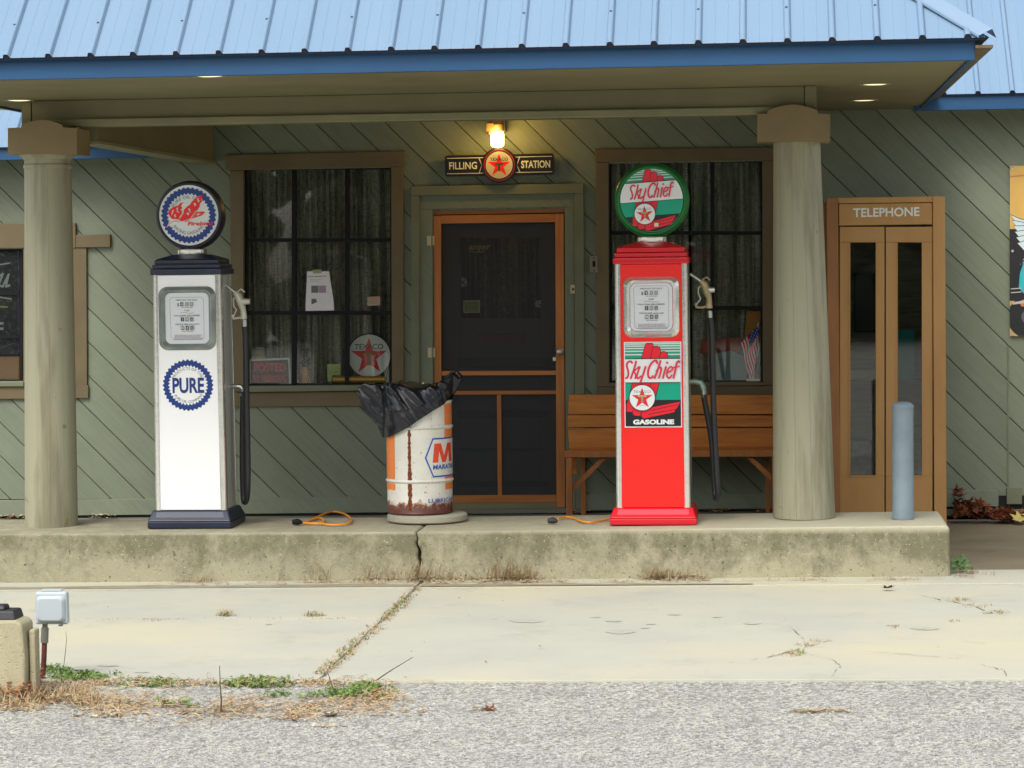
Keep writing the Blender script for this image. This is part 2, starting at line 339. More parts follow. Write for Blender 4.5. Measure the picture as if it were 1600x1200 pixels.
WHITE, RED, BLK, BLUE, GRN, ORG = (.78,.80,.80), (.75,.015,.02), (.012,.012,.016), (.012,.045,.22), (.0,.36,.20), (.80,.22,.05)
# ------------------------------------------------------------------ flat print
_gl = {}
def _txt(s, bold):
    c = bpy.data.curves.new('t', 'FONT'); c.body = s; c.size = 1; c.offset = bold; c.resolution_u = 3; o = bpy.data.objects.new('t', c); COL.objects.link(o)
    dg = bpy.context.evaluated_depsgraph_get(); e = o.evaluated_get(dg); me = e.to_mesh()
    r = ([(v.co.x, v.co.y) for v in me.vertices], [tuple(p.vertices) for p in me.polygons]); e.to_mesh_clear()
    bpy.data.objects.remove(o); bpy.data.curves.remove(c); return r
def glyph(ch, bold):
    k = (ch, bold)
    if k not in _gl:
        vs, fs = _txt(ch, bold); ref = max(v[0] for v in _txt('I', bold)[0]); adv = max(v[0] for v in _txt(ch+'I', bold)[0])-ref
        _gl[k] = (vs, fs, adv)
    return _gl[k]
def clipc(poly, clip):
    out = poly
    n = len(clip)
    for i in range(n):
        a, b = clip[i], clip[(i+1) % n]; inp, out = out, []
        if not inp: return []
        ins = lambda p: (b[0]-a[0])*(p[1]-a[1])-(b[1]-a[1])*(p[0]-a[0]) >= 0
        for j in range(len(inp)):
            p, q = inp[j-1], inp[j]; ip, iq = ins(p), ins(q)
            if ip != iq:
                d1 = (b[0]-a[0])*(p[1]-a[1])-(b[1]-a[1])*(p[0]-a[0]); d2 = (b[0]-a[0])*(q[1]-a[1])-(b[1]-a[1])*(q[0]-a[0]); t = d1/(d1-d2)
                out.append((p[0]+t*(q[0]-p[0]), p[1]+t*(q[1]-p[1])))
            if iq: out.append(q)
    return out
def circ(cx, cy, r, n=48): return [(cx+r*math.cos(2*math.pi*i/n), cy+r*math.sin(2*math.pi*i/n)) for i in range(n)]
class Art:
    def __init__(s, T=None, clip=None, eps=.0004, wrap=None):
        s.mb = MB(); s.T = T or (lambda x, y: (x, y)); s.clip = clip; s.eps = eps; s.lay = 0; s.mats = []; s.wrap = wrap
    def mi(s, c):
        m = ink(c) if isinstance(c, tuple) else c
        if m not in s.mats: s.mats.append(m)
        return s.mats.index(m)
    def tris(s, vs, fs, c, nxt=True):
        i = s.mi(c)
        if nxt: s.lay += 1
        vs = [s.T(*v) for v in vs]
        for f in fs:
            p = [vs[k] for k in f]
            a = sum(p[k-1][0]*p[k][1]-p[k][0]*p[k-1][1] for k in range(len(p)))
            if a < 0: p = p[::-1]
            if s.clip: p = clipc(p, s.clip)
            if len(p) < 3: continue
            s.mb.add([s.place(x, y) for x, y in p], [tuple(range(len(p)))], i)
    def place(s, x, y):
        d = s.lay*s.eps
        if s.wrap:
            r = s.wrap+d; a = x/s.wrap; return (r*math.sin(a), -r*math.cos(a), y)
        return (x, -d, y)
    def poly(s, pts, c, nxt=True):
        if s.wrap:
            # slice in vertical strips so that it bends round the drum
            tr = tessellate_polygon([[Vector((x, y, 0)) for x, y in pts]]); xs = [p[0] for p in pts]; n = max(1, int((max(xs)-min(xs))/.02)); first = nxt
            for k in range(n):
                x0 = min(xs)+(max(xs)-min(xs))*k/n; x1 = min(xs)+(max(xs)-min(xs))*(k+1)/n; cl = [(x0,-9),(x1,-9),(x1,9),(x0,9)]
                for t in tr:
                    q = [pts[i] for i in t]
                    if sum(q[i-1][0]*q[i][1]-q[i][0]*q[i-1][1] for i in range(3)) < 0: q = q[::-1]
                    q = clipc(q, cl)
                    if len(q) > 2: s.tris(q, [tuple(range(len(q)))], c, first); first = False
            return
        tr = tessellate_polygon([[Vector((x, y, 0)) for x, y in pts]]); s.tris(pts, [tuple(t) for t in tr], c, nxt)
    def rect(s, x0, y0, x1, y1, c): s.poly([(x0,y0),(x1,y0),(x1,y1),(x0,y1)], c)
    def disc(s, cx, cy, r, c, n=48): s.tris(circ(cx, cy, r, n), [tuple(range(n))], c)
    def ring(s, cx, cy, ro, ri, c, n=48, teeth=0, ti=0):
        k = teeth*2 if teeth else n; o = []; i_ = []
        for j in range(k):
            a = 2*math.pi*j/k; q = ti*(j % 2)
            o.append((cx+(ro-q)*math.cos(a), cy+(ro-q)*math.sin(a))); i_.append((cx+(ri-q)*math.cos(a), cy+(ri-q)*math.sin(a)))
        s.tris(o+i_, [(j, (j+1)%k, k+(j+1)%k, k+j) for j in range(k)], c)
    def line(s, pts, w, c, closed=False):
        s.lay += 1; n = len(pts)
        for j in range(n if closed else n-1):
            s.lay += .06
            a, b = pts[j], pts[(j+1)%n]; dx, dy = b[0]-a[0], b[1]-a[1]; L = math.hypot(dx, dy) or 1; nx, ny = -dy/L*w/2, dx/L*w/2; ex, ey = dx/L*w*.3, dy/L*w*.3
            s.tris([(a[0]+nx-ex,a[1]+ny-ey),(a[0]-nx-ex,a[1]-ny-ey),(b[0]-nx+ex,b[1]-ny+ey),(b[0]+nx+ex,b[1]+ny+ey)], [(0,1,2,3)], c, False)
    def star(s, cx, cy, r, c, inner=.385):
        s.poly([(cx+(r if j%2==0 else r*inner)*math.sin(math.pi*j/5), cy+(r if j%2==0 else r*inner)*math.cos(math.pi*j/5)) for j in range(10)], c)
    def text(s, t, cx, y, h, c, w=None, bold=.02, shear=0, arc=None, xs=1.0, sp=0.0, align='c'):
        """h = capital height; w = fitted total width; arc = (radius, centre angle, +1 top / -1 bottom)"""
        s.lay += 5 if s.wrap else 1; k = h/.70; adv = [glyph(ch, bold)[2]*k*xs+sp for ch in t]; tot = sum(adv)-sp
        if w: f = w/tot; xs *= f; adv = [a*f for a in adv]; tot = w
        x = -tot/2 if align == 'c' else 0
        for ch, a in zip(t, adv):
            vs, fs, _ = glyph(ch, bold)
            if fs:
                if arc:
                    r, a0, sg = arc; th = (x+a/2)/r; out = []
                    for vx, vy in vs:
                        u = vx*k*xs-a/2; v = vy*k
                        ang = a0-th if sg > 0 else a0+th
                        er = (math.cos(ang), math.sin(ang)); et = (math.sin(ang), -math.cos(ang)) if sg > 0 else (-math.sin(ang), math.cos(ang))
                        rr = r+v if sg > 0 else r-v
                        out.append((cx+er[0]*rr+et[0]*u, y+er[1]*rr+et[1]*u))
                    s.tris(out, fs, c, False)
                else: s.tris([(cx+x+vx*k*xs+vy*k*shear, y+vy*k) for vx, vy in vs], fs, c, False)
            x += a
    def build(s, name, parent, loc=(0,0,0), local=True):
        me = s.mb.mesh(name, s.mats, fix=False); me.update(); o = link(name, me, parent, local=local); o.location = loc; return o
def texaco(A, cx, cy, r, white=WHITE, tcol=(.05,.22,.06), ring_c=BLK, wr=1.0, tsize=.17):
    A.disc(cx, cy, r, ring_c); A.disc(cx, cy, r*.955, white)
    A.star(cx, cy-.04*r, r*.86, RED)
    A.text('TEXACO', cx, cy+.30*r, r*tsize*1.25, BLK, w=r*1.30*wr, bold=.01)
    A.rect(cx-.30*r, cy+.0*r, cx+.30*r, cy+.14*r, tcol); A.rect(cx-.075*r, cy-.42*r, cx+.075*r, cy+.02*r, tcol)
# ================================================================== GROUND
YW = 18.0                                       # plane of the shop wall
def sheet(name, x0, x1, y0, y1, z, m, nx=1, ny=1, h=.25):
    b = MB(); vs = [(x0,y0,gz(x0,z)),(x1,y0,gz(x1,z)),(x1,y1,gz(x1,z)),(x0,y1,gz(x0,z))]
    lo = [(x,y,q-h) for x,y,q in vs]
    b.add(vs+lo, [(0,1,2,3),(7,6,5,4),(0,4,5,1),(1,5,6,2),(2,6,7,3),(3,7,4,0)]); return struct(name, b, m)
yd = G(800, 1063).y                             # near edge of the concrete
yc = G(1100, 906).y                             # foot of the raised curb
g = MB(); g.add([(-90,-90,gz(-90,-.010)),(90,-90,gz(90,-.010)),(90,120,gz(90,-.010)),(-90,120,gz(-90,-.010))], [(0,1,2,3)])
ground = struct('asphalt_ground', g, M['asphalt'])
# concrete drive: slabs with grass-filled joints
xj = G(655, 915).x; ym = G(350, 967).y
drive = struct('concrete_drive', MB().add([(-9,yd+.02,gz(-9,-.02)),(9,yd+.02,gz(9,-.02)),(9,yc+.1,gz(9,-.02)),(-9,yc+.1,gz(-9,-.02))], [(0,1,2,3)]), M['wet'])
def slab(x0, x1, y0, y1, z=.0, m='drive', name='concrete_slab'):
    b = MB(); n = 10
    rnd = random.Random(int(x0*100+y0*10)); top = []
    ed = [(x0+(x1-x0)*i/n, y0+rnd.uniform(-.006,.006)) for i in range(n)]+[(x1+rnd.uniform(-.006,.006), y0+(y1-y0)*i/n) for i in range(n)]
    ed += [(x1-(x1-x0)*i/n, y1+rnd.uniform(-.005,.005)) for i in range(n)]+[(x0+rnd.uniform(-.006,.006), y1-(y1-y0)*i/n) for i in range(n)]
    k = len(ed); vs = [(x,y,gz(x,z)) for x,y in ed]+[(x,y,gz(x,z)-.1) for x,y in ed]
    b.add(vs, [tuple(range(k))]+[(i, i+k, (i+1)%k+k, (i+1)%k) for i in range(k)]); return build(name, b, M[m], drive, bevel=.002, seg=1)
yg = G(700, 920).y
slab(-7.5, xj-.012, yd, ym-.004); slab(-7.5, xj-.012, ym+.004, yg-.005)
slab(xj+.012, 4.5, yd, yg-.005)
slab(-7.5, xj-.01, yg, yc+.3, .012, 'drive', 'gutter_slab'); slab(xj+.01, 4.5, yg, yc+.3, .010, 'drive', 'gutter_slab')
crk_m = mat('crack_dirt', (.10,.085,.05), .95, col2=(.20,.15,.08), ns=30)
def crack(pts, w, name='crack'):
    r4 = random.Random(len(pts)*7+int(pts[0][0])); mb = MB(); ps = []
    for i in range(len(pts)-1):
        for j in range(8): u = j/8; ps.append((pts[i][0]+(pts[i+1][0]-pts[i][0])*u+r4.uniform(-1.5,1.5), pts[i][1]+(pts[i+1][1]-pts[i][1])*u+r4.uniform(-.7,.7)))
    gs = [G(x, y, .003) for x, y in ps]; vs = []
    for i, g_ in enumerate(gs):
        d_ = (gs[min(i+1,len(gs)-1)]-gs[max(i-1,0)]).normalized(); ww = w*r4.uniform(.15,1.1)*math.sin(math.pi*(i+.5)/len(gs))**.4; vs += [(g_.x-d_.y*ww, g_.y+d_.x*ww, g_.z), (g_.x+d_.y*ww, g_.y-d_.x*ww, g_.z)]
    mb.add(vs, [(2*i,2*i+1,2*i+3,2*i+2) for i in range(len(gs)-1) if r4.random() < .8]); build(name, mb, crk_m, drive, fix=False)
for pts, w in (([(1130,1036),(1200,1027),(1255,1012),(1305,998)], .004), ([(1262,1010),(1380,1019),(1480,1028),(1535,1026)], .0025), ([(1262,1022),(1300,1030),(1313,1040),(1295,1061)], .0025), ([(1236,980),(1262,1004)], .0025),
    ([(1440,930),(1470,937),(1520,946),(1556,960),(1580,962)], .004), ([(1530,1038),(1570,1047),(1572,1058)], .003), ([(660,967),(800,966)], .001), ([(100,967),(590,966)], .0015)): crack(pts, w)
def spot(x, y, rx_, ry_, m, seed):
    r4 = random.Random(seed); ps = [G(x+rx_*math.cos(a*.393)*r4.uniform(.6,1.1), y+ry_*math.sin(a*.393)*r4.uniform(.6,1.1), .0022) for a in range(16)]
    build('stain', MB().add([tuple(p) for p in ps], [tuple(range(16))]), m, drive, fix=False)
sm_ = mat('stain_grey', (.37,.37,.32), .85, col2=(.43,.425,.36), ns=18, rp=(.42,.56))
for i, (x, y, a_, b_) in enumerate(((970,987,24,4),(822,970,30,3.5),(960,970,14,2),(1008,981,8,1),(1018,975,9,1),(1052,960,12,1.2),(930,964,9,1),(1445,982,26,3),(1175,974,18,2),(420,975,7,1),(1120,964,8,1),(170,1040,18,1.2),(220,1050,16,1.2))): spot(x, y, a_, b_, sm_, i)
xe_ = [-7.4, -5.4, -4.2, -3, xj-.02]
for k_, (xa_, xb_) in enumerate(((-7.4, xj-.02), (xj+.02, -.1))):
    n_ = 14; pa_ = [(xa_+(xb_-xa_)*i/n_, yg+.006) for i in range(n_+1)]; pb_ = [(xa_+(xb_-xa_)*i/n_, yg+.02+(.105-.085*(i/n_)*k_)*(1+.25*math.sin(i*2.1+k_))) for i in range(n_+1)]
    vs_ = [(x, y, gz(x, .0145)) for x, y in pa_+pb_]; build('damp_strip', MB().add(vs_, [(i, i+1, n_+2+i, n_+1+i) for i in range(n_)]), mat('damp_concrete_%d' % k_, (.30,.265,.175), .85, col2=(.24,.21,.135), ns=9), drive, fix=False)
# porch floor and the ground right of the curb
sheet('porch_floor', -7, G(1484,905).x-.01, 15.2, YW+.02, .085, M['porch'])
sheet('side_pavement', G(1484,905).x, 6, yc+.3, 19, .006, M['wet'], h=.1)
# raised curb, cracked in two
yb = 15.75
def fz(px, py): p = P(px, py, yc); return (p.x, p.z)
def curb(pl, pr, crack_l=None, crack_r=None):
    top = [fz(x, y) for x, y in pl]; return top
crk = [(649,831),(652,842),(650,851),(656,860),(654,872),(658,880),(652,893),(654,907)]
wid = [.5,.5,1.0,2.2,3.0,2.6,2.0,1.6]
lp = [fz(-160,835.5)]+[fz(x-w,y) for (x,y),w in zip(crk,wid)]+[fz(-160,930)]
rp_ = [fz(1484,822)]+[fz(1485,918)]+[fz(x+w,y) for (x,y),w in reversed(list(zip(crk,wid)))]
curb_o = tag(struct('raised_curb', MB().prism(lp, yc, yb), M['curb'], bevel=.022, seg=3))
build('curb_section', MB().prism(rp_, yc, yb), M['curb'], curb_o, bevel=.022, seg=3)
def CT(px, py=None):                            # point on the curb's top
    return G(px, py if py else 825, .303)
# ================================================================== BUILDING
bld = thing('filling_station', 'olive and sage green board shop with pale blue metal roof and round porch columns', 'building', (-1.7, YW, .1))
def part(name, mb, m, parent=None, **k): return build(name, mb, m, parent or bld, **k)
def px_poly(pts, Y): return [(p.x, p.z) for p in (P(x, y, Y) for x, y in pts)]
def ppart(name, pts, y0, y1, m, parent=None, **k):
    return part(name, MB().prism(px_poly(pts, y0), y0, y1), m, parent, **k)
def q(x0, y0, x1, y1, s=0.0):                   # pixel rectangle, s = slope of its horizontals, lean to match
    return [(x0,y0+0),(x1,y0+s*(x1-x0)),(x1,y1+s*(x1-x0)),(x0,y1)]
# --- wall boards, clipped to the wall minus its openings
wx0, wx1, wz0, wz1 = -7.2, 4.2, .19, 2.95
def W(px, py): p = P(px, py, YW); return p.x, p.z
ops = []
def opening(x0, y0, x1, y1):
    a, b = W(x0, y1), W(x1, y0); ops.append((a[0], b[0], a[1], b[1]))
opening(380, 262, 613, 604); opening(952, 252, 1192, 598); opening(676, 326, 883, 800); opening(-180, 389, 36, 597)
xs = sorted(set([wx0, wx1]+[o[0] for o in ops]+[o[1] for o in ops])); cells = []
for a, b in zip(xs, xs[1:]):
    zz = [wz0]; hole = [o for o in ops if o[0] <= a+1e-6 and o[1] >= b-1e-6]
    if hole:
        o = hole[0]
        if o[2] > wz0: cells.append((a, b, wz0, o[2]))
        cells.append((a, b, o[3], wz1))
    else: cells.append((a, b, wz0, wz1))
ph = W(1478, 334); c0 = ph[0]+ph[1]; step = .2465; nlo = int((wx0+wz0-c0)/step)-1; nhi = int((wx1+wz1-c0)/step)+1
gap = .0024
for k in range(nlo, nhi+1):
    lo, hi = c0+k*step+gap, c0+(k+1)*step-gap; pcs = []; rr = random.Random(k); dy = rr.uniform(0, .003)
    for (a, b, z0, z1) in cells:
        for lo2, hi2, ya, yb2 in ((lo+.004, hi-.004, dy, dy), (lo, lo+.004, .008, dy), (hi-.004, hi, dy, .008)):
            quad = [(a,z0),(b,z0),(b,z1),(a,z1)]
            for sg, c in ((1, lo2), (-1, hi2)):
                out = []
                for j in range(len(quad)):
                    p_, r_ = quad[j-1], quad[j]; dp, dr = sg*(p_[0]+p_[1]-c), sg*(r_[0]+r_[1]-c)
                    if (dp >= 0) != (dr >= 0): t = dp/(dp-dr); out.append((p_[0]+t*(r_[0]-p_[0]), p_[1]+t*(r_[1]-p_[1])))
                    if dr >= 0: out.append(r_)
                quad = out
                if not quad: break
            if len(quad) > 2:
                w = hi2-lo2
                pcs.append((quad, (a, b, z0, z1), w, lo2, ya, yb2)); continue
                mb.add([(x, YW+(ya+(yb2-ya)*((x+z-lo2)/w)), z) for x, z in quad], [tuple(range(len(quad)))])
    # pieces cut apart by a window or the door become boards of their own
    cl = sorted(set(p_[1] for p_ in pcs)); grp = {c: i for i, c in enumerate(cl)}
    for c in cl:
        for d_ in cl:
            if abs(c[1]-d_[0]) < 1e-6:           # neighbours: joined where the board crosses their common edge
                zz0, zz1 = max(lo-c[1], c[2], d_[2]), min(hi-c[1], c[3], d_[3])
                if zz1 > zz0+1e-4:
                    g0, g1 = grp[c], grp[d_]
                    for e in grp:
                        if grp[e] == g1: grp[e] = g0
    for gi in sorted(set(grp.values())):
        mb = MB()
        for quad, c, w, lo2, ya, yb2 in pcs:
            if grp[c] == gi: mb.add([(x, YW+(ya+(yb2-ya)*((x+z-lo2)/w)), z) for x, z in quad], [tuple(range(len(quad)))])
        if mb.v: part('board', mb, M['sage'], fix=False)
bk = MB()
for (a, b, z0, z1) in cells: bk.add([(a,YW+.009,z0),(b,YW+.009,z0),(b,YW+.009,z1),(a,YW+.009,z1)], [(0,1,2,3)])
part('wall_sheathing', bk, mat('groove_backing', (.035,.040,.028), .9), fix=False)  # darker sage backing sheet, seen in the grooves between boards
# skirting boards along the foot of the wall
zb = gz(-3,.085)
def skirt(xa, xb):
    a, b = P(xa, 790, YW).x, P(xb, 790, YW).x
    for i in range(1):
        part('skirting_board', MB().add([(a,YW-.012,gz(a,.105)),(b,YW-.012,gz(b,.105)),(b,YW-.012,gz(b,.22)),(a,YW-.012,gz(a,.22)),(a,YW+.01,gz(a,.105)),(b,YW+.01,gz(b,.105)),(b,YW+.01,gz(b,.22)),(a,YW+.01,gz(a,.22))],
             [(0,1,2,3),(7,6,5,4),(0,4,5,1),(3,2,6,7),(1,5,6,2),(0,3,7,4)]), M['sage'], bevel=.003)
skirt(-200, 640); skirt(914, 1560)
fl_, fr_ = P(643,790,YW).x, P(913,790,YW).x
part('foundation', MB().add([(-7.2,YW+.004,0),(fl_,YW+.004,0),(fl_,YW+.004,.2),(-7.2,YW+.004,.2),(fr_,YW+.004,0),(4.2,YW+.004,.05),(4.2,YW+.004,.2),(fr_,YW+.004,.2)], [(0,1,2,3),(4,5,6,7)]), M['dark'], fix=False)
ppart('skirting_board', q(1480, 796, 1600, 806), YW-.02, YW+.01, M['sage_trim'])
ppart('skirting_board', q(1573, 762, 1597, 788), YW-.022, YW+.005, M['sage_trim'], bevel=.003)
ppart('skirting_board', q(1574, 540, 1577, 762), YW-.006, YW+.005, M['sage_trim'])
# rooms behind the openings
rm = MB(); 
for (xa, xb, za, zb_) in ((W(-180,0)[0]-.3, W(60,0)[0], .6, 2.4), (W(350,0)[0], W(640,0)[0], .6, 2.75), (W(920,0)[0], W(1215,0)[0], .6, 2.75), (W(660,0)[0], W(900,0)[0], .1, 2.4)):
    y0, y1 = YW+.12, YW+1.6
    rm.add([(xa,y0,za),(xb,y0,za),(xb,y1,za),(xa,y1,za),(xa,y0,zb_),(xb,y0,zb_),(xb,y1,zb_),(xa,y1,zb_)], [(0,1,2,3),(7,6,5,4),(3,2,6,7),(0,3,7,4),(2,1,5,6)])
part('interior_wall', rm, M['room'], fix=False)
# --- windows
def window(xs, ys, trims, sill, lab=None, hm=6, vm=6.5):
    """xs: pane column edges, ys: pane row edges (pixels); trims: list of pixel polygons"""
    w = part('window', frame_mb(xs, ys), M['black'])
    for i, (pts, m, y0) in enumerate(trims): ppart('trim_board', pts, YW-y0, YW+.02, m, w, bevel=.003)
    for i in range(len(xs)-1):
        for j in range(len(ys)-1):
            ppart('pane', q(xs[i]+vm/2, ys[j]+hm/2, xs[i+1]-vm/2, ys[j+1]-hm/2), YW+.050, YW+.054, M['glass'], w)
    for x in xs[1:-1]: ppart('muntin', q(x-vm/2, ys[0]+2, x+vm/2, ys[-1]-2), YW+.030, YW+.066, M['black'], w)
    for y in ys[1:-1]: ppart('muntin', q(xs[0]+2, y-hm/2, xs[-1]-2, y+hm/2), YW+.033, YW+.064, M['black'], w)
    for pts, m, y0 in sill: ppart('sill', pts, YW-y0, YW+.11, m, w, bevel=.004)
    return w
def frame_mb(xs, ys, t=3):
    x0, x1, y0, y1 = xs[0]-3, xs[-1]+3, ys[0]-3, ys[-1]+3; mb = MB()
    for r_ in ((x0,y0,x1,ys[0]+1.5),(x0,ys[-1]-1.5,x1,y1),(x0,ys[0]+1.5,xs[0]+1.5,ys[-1]-1.5),(xs[-1]-1.5,ys[0]+1.5,x1,ys[-1]-1.5)):
        mb.prism(px_poly(q(*r_), YW+.022), YW+.022, YW+.11)
    return mb
bt = M['brown_trim']
w1 = window([383,459,542,611], [263,375,489,602],
    [([(353,242),(632,236),(632,260),(353,266)], bt, .03), ([(359,266.2),(380.5,266),(380.5,612),(362,612)], bt, .022), ([(611,260.5),(630,260),(631,612),(612.5,612)], bt, .022), ([(362,613.5),(632,611),(632,634),(362,636)], bt, .02)],
    [([(378,603.5),(614,601.5),(614,610),(378,613)], M['sage_trim'], .05)])
w2 = window([953,1031,1113,1191], [252,364,481,597],
    [([(930,233),(1214,230),(1214,250),(930,253.5)], bt, .03), ([(931,253.7),(951,253.5),(952,604),(932,604)], bt, .022), ([(1191,250.5),(1212,250.3),(1213,602),(1192,602)], bt, .022), ([(932,604.3),(1213,602.3),(1213,620),(932,620)], bt, .02)],
    [([(950,598.5),(1194,597),(1194,602.5),(950,604.5)], bt, .04)])
w3 = window([-176,-105,-34,32], [390,458,526,596],
    [([(-190,351),(118,348.5),(118,387.5),(-190,389)], bt, .03), ([(118.3,367),(172,366),(172,386),(118.3,387)], bt, .03), ([(36,387.7),(135,387.3),(136,602),(36,603)], bt, .022), ([(-190,605),(138,602),(138,622),(-190,626)], bt, .022)],
    [([(-180,597.5),(37,596.5),(37,604),(-180,605)], M['sage_trim'], .04)], vm=8)
# --- door casing, screen door, inner door
st_ = M['sage_trim']
cas = ppart('door_casing', [(642,291),(912,286.5),(912,302),(642,306)], YW-.03, YW+.01, st_, bevel=.003)
ppart('casing_board', [(642,306.3),(655,306.1),(656,797),(643,797)], YW-.03, YW+.01, st_, cas, bevel=.003)
ppart('casing_board', [(897,302.4),(912,302.2),(914,797),(899,797)], YW-.03, YW+.01, st_, cas, bevel=.003)
ppart('casing_board', [(655.3,306),(896.8,302.4),(896.8,323),(655.3,327)], YW-.008, YW+.012, M['sage'], cas, bevel=.002)
ppart('casing_board', [(655.3,327.2),(675.5,327),(677,798),(656.5,798)], YW-.008, YW+.012, M['sage'], cas, bevel=.002)
ppart('casing_board', [(882.5,323.5),(896.8,323.2),(898.5,796),(884.5,797)], YW-.008, YW+.012, M['sage'], cas, bevel=.002)
ppart('door_head', [(677,328.5),(882,324.5),(882,332),(677,335.5)], YW+.02, YW+.10, M['door_wood_x'], cas)
ppart('door_jamb', [(676,328),(677,328),(678,797),(677,797)], YW+.0, YW+.13, M['sage_trim'], cas)
ppart('door_jamb', [(882.2,325),(884,325),(885.6,797),(884,797)], YW+.0, YW+.13, M['sage_trim'], cas)
ppart('threshold', [(676,796.8),(914,794),(914,801),(676,803)], YW-.05, YW+.15, M['porch'], cas)
dw, dx = M['door_wood'], M['door_wood_x']
sdm = MB().prism(px_poly([(677.5,337),(689,336.8),(690,795.5),(679,795.8)], YW+.01), YW+.01, YW+.04)
sd_ = part('screen_door', sdm, dw, bevel=.002)
ppart('stile', [(867.5,334),(880.8,333.8),(883,792.5),(869.5,793)], YW+.01, YW+.04, dw, sd_, bevel=.002)
ppart('rail', [(689.3,336.6),(867.2,334),(867.2,347),(689.3,349.5)], YW+.011, YW+.039, dx, sd_, bevel=.002)
ppart('rail', [(690.2,580),(868.3,579.3),(868.3,586),(690.2,587)], YW+.011, YW+.039, dx, sd_, bevel=.002)
ppart('rail', [(690.3,611),(868.4,610.2),(868.4,616),(690.3,617)], YW+.011, YW+.039, dx, sd_, bevel=.002)
ppart('mullion', [(776.3,617),(783,616.9),(784.5,773.6),(777.8,773.8)], YW+.012, YW+.038, dw, sd_, bevel=.002)
ppart('rail', [(690.7,774.5),(869.2,773),(869.3,784.3),(690.8,786)], YW+.011, YW+.039, dx, sd_, bevel=.002)
tag(ppart('kick_rail', [(690.8,786.4),(869.3,784.7),(869.3,793.5),(690.8,796)], YW+.005, YW+.036, M['olive'], sd_, bevel=.002), 'yellowish weathered bottom strip')
ppart('insect_screen', [(689.2,349),(868,347),(869.5,774),(690,775)], YW+.026, YW+.028, M['screen'], sd_)
k0 = P(874.5, 550, YW-.03)
kb = MB().lathe([(.0,-.045),(.018,-.04),(.024,-.025),(.020,-.01),(.010,-.004),(.010,.03),(.022,.032),(.022,.04)], (k0.x, k0.y+.0, k0.z), 20, 'Y'); part('knob', kb, M['steel'], sd_)
k1 = P(866.5, 561, YW); part('latch', MB().box(k1.x-.012,k1.x+.012,YW-.01,YW+.012,k1.z-.015,k1.z+.015), M['steel'], sd_, bevel=.004)
for hx, hy in ((672.7, 376), (674, 551)):
    h = P(hx, hy, YW-.02); part('hinge', MB().box(h.x-.026,h.x-.003,YW-.02,YW-.012,h.z-.034,h.z+.034).box(h.x+.004,h.x+.026,YW-.006,YW+.006,h.z-.034,h.z+.034).lathe([(.006,-.036),(.006,.036)], (h.x,YW-.018,h.z), 10), M['ivory'], sd_, bevel=.0015)
idm = MB(); YD = YW+.11
for r_ in ((690,349,720,800),(845,349,870,800),(720,349,845,372),(720,497,845,800)): idm.prism(px_poly(q(*r_), YD), YD, YD+.04)
idoor = tag(part('inner_door', idm, mat('inner_door_paint', (.10,.11,.105), .6), bevel=.003), 'dark panelled inner door with a curtained window, seen through the insect screen')
ppart('pane', q(720,372,845,497), YD+.015, YD+.019, M['glass'], idoor)
for r_ in ((715,560,855,575),(715,640,855,652),(715,700,775,704),(785,700,850,704),(715,752,855,760)): ppart('panel_moulding', q(*r_), YD-.012, YD, mat('moulding_dark', (.06,.07,.07), .6) if 'moulding_dark' not in bpy.data.materials else bpy.data.materials['moulding_dark'], idoor, bevel=.003)
ppart('mail_slot', [(747,522),(820,521),(820,537),(747,538)], YD-.010, YD, mat('mail_slot', (.14,.06,.05), .5), idoor, bevel=.003)
# --- wall top, canopy beam, soffit
ZS = 2.87
cx0, cx1, ye = -4.80, P(1523, 80, 13.4).x, 13.40
part('soffit', MB().box(cx0+.03, cx1-.03, ye+.03, YW-.005, ZS, ZS+.03), M['olive'])
part('soffit', MB().box(cx1-.028, 4.2, YW-.28, YW-.005, 2.87, 2.90), M['olive'])
bx0, bx1, by = P(49,160,15.32).x, P(1257,140,15.32).x, 15.32
def tbox(x0, x1, y0, y1, z0l, z0r, z1l, z1r): # box whose lower/upper edges slope along x
    return MB().add([(x0,y0,z0l),(x1,y0,z0r),(x1,y1,z0r),(x0,y1,z0l),(x0,y0,z1l),(x1,y0,z1r),(x1,y1,z1r),(x0,y1,z1l)], [(0,3,2,1),(4,5,6,7),(0,1,5,4),(1,2,6,5),(2,3,7,6),(3,0,4,7)])
zl, zr = P(60,198,by).z, P(1257,177,by).z
part('beam', tbox(bx0, bx1, by, by+.22, zl, zr, ZS-.001, ZS-.001), M['olive'], bevel=.004)
part('beam_moulding', tbox(bx0+.1, bx1-.1, by-.022, by-.002, zl-.004, zr-.004, zl+.042, zr+.042), M['olive_mold'], bevel=.006)
part('beam_end_board', MB().box(bx1+.002, bx1+.07, by-.01, by+.2, zr+.01, ZS-.002), M['olive'], bevel=.003)
part('beam_end_board', MB().box(bx0-.06, bx0-.002, by-.01, by+.2, zl+.01, ZS-.002), M['olive'], bevel=.003)
a0, a1 = P(152, 219, by+.23), P(335, 251, YW-.02)
part('side_beam', MB().add([(a0.x-.12,by+.23,a0.z),(a0.x,by+.23,a0.z),(a1.x,YW-.02,a1.z),(a1.x-.12,YW-.02,a1.z),(a0.x-.12,by+.23,ZS-.001),(a0.x,by+.23,ZS-.001),(a1.x,YW-.02,ZS-.001),(a1.x-.12,YW-.02,ZS-.001)],
     [(0,3,2,1),(4,5,6,7),(0,1,5,4),(1,2,6,5),(2,3,7,6),(3,0,4,7)]), M['olive'], bevel=.004)
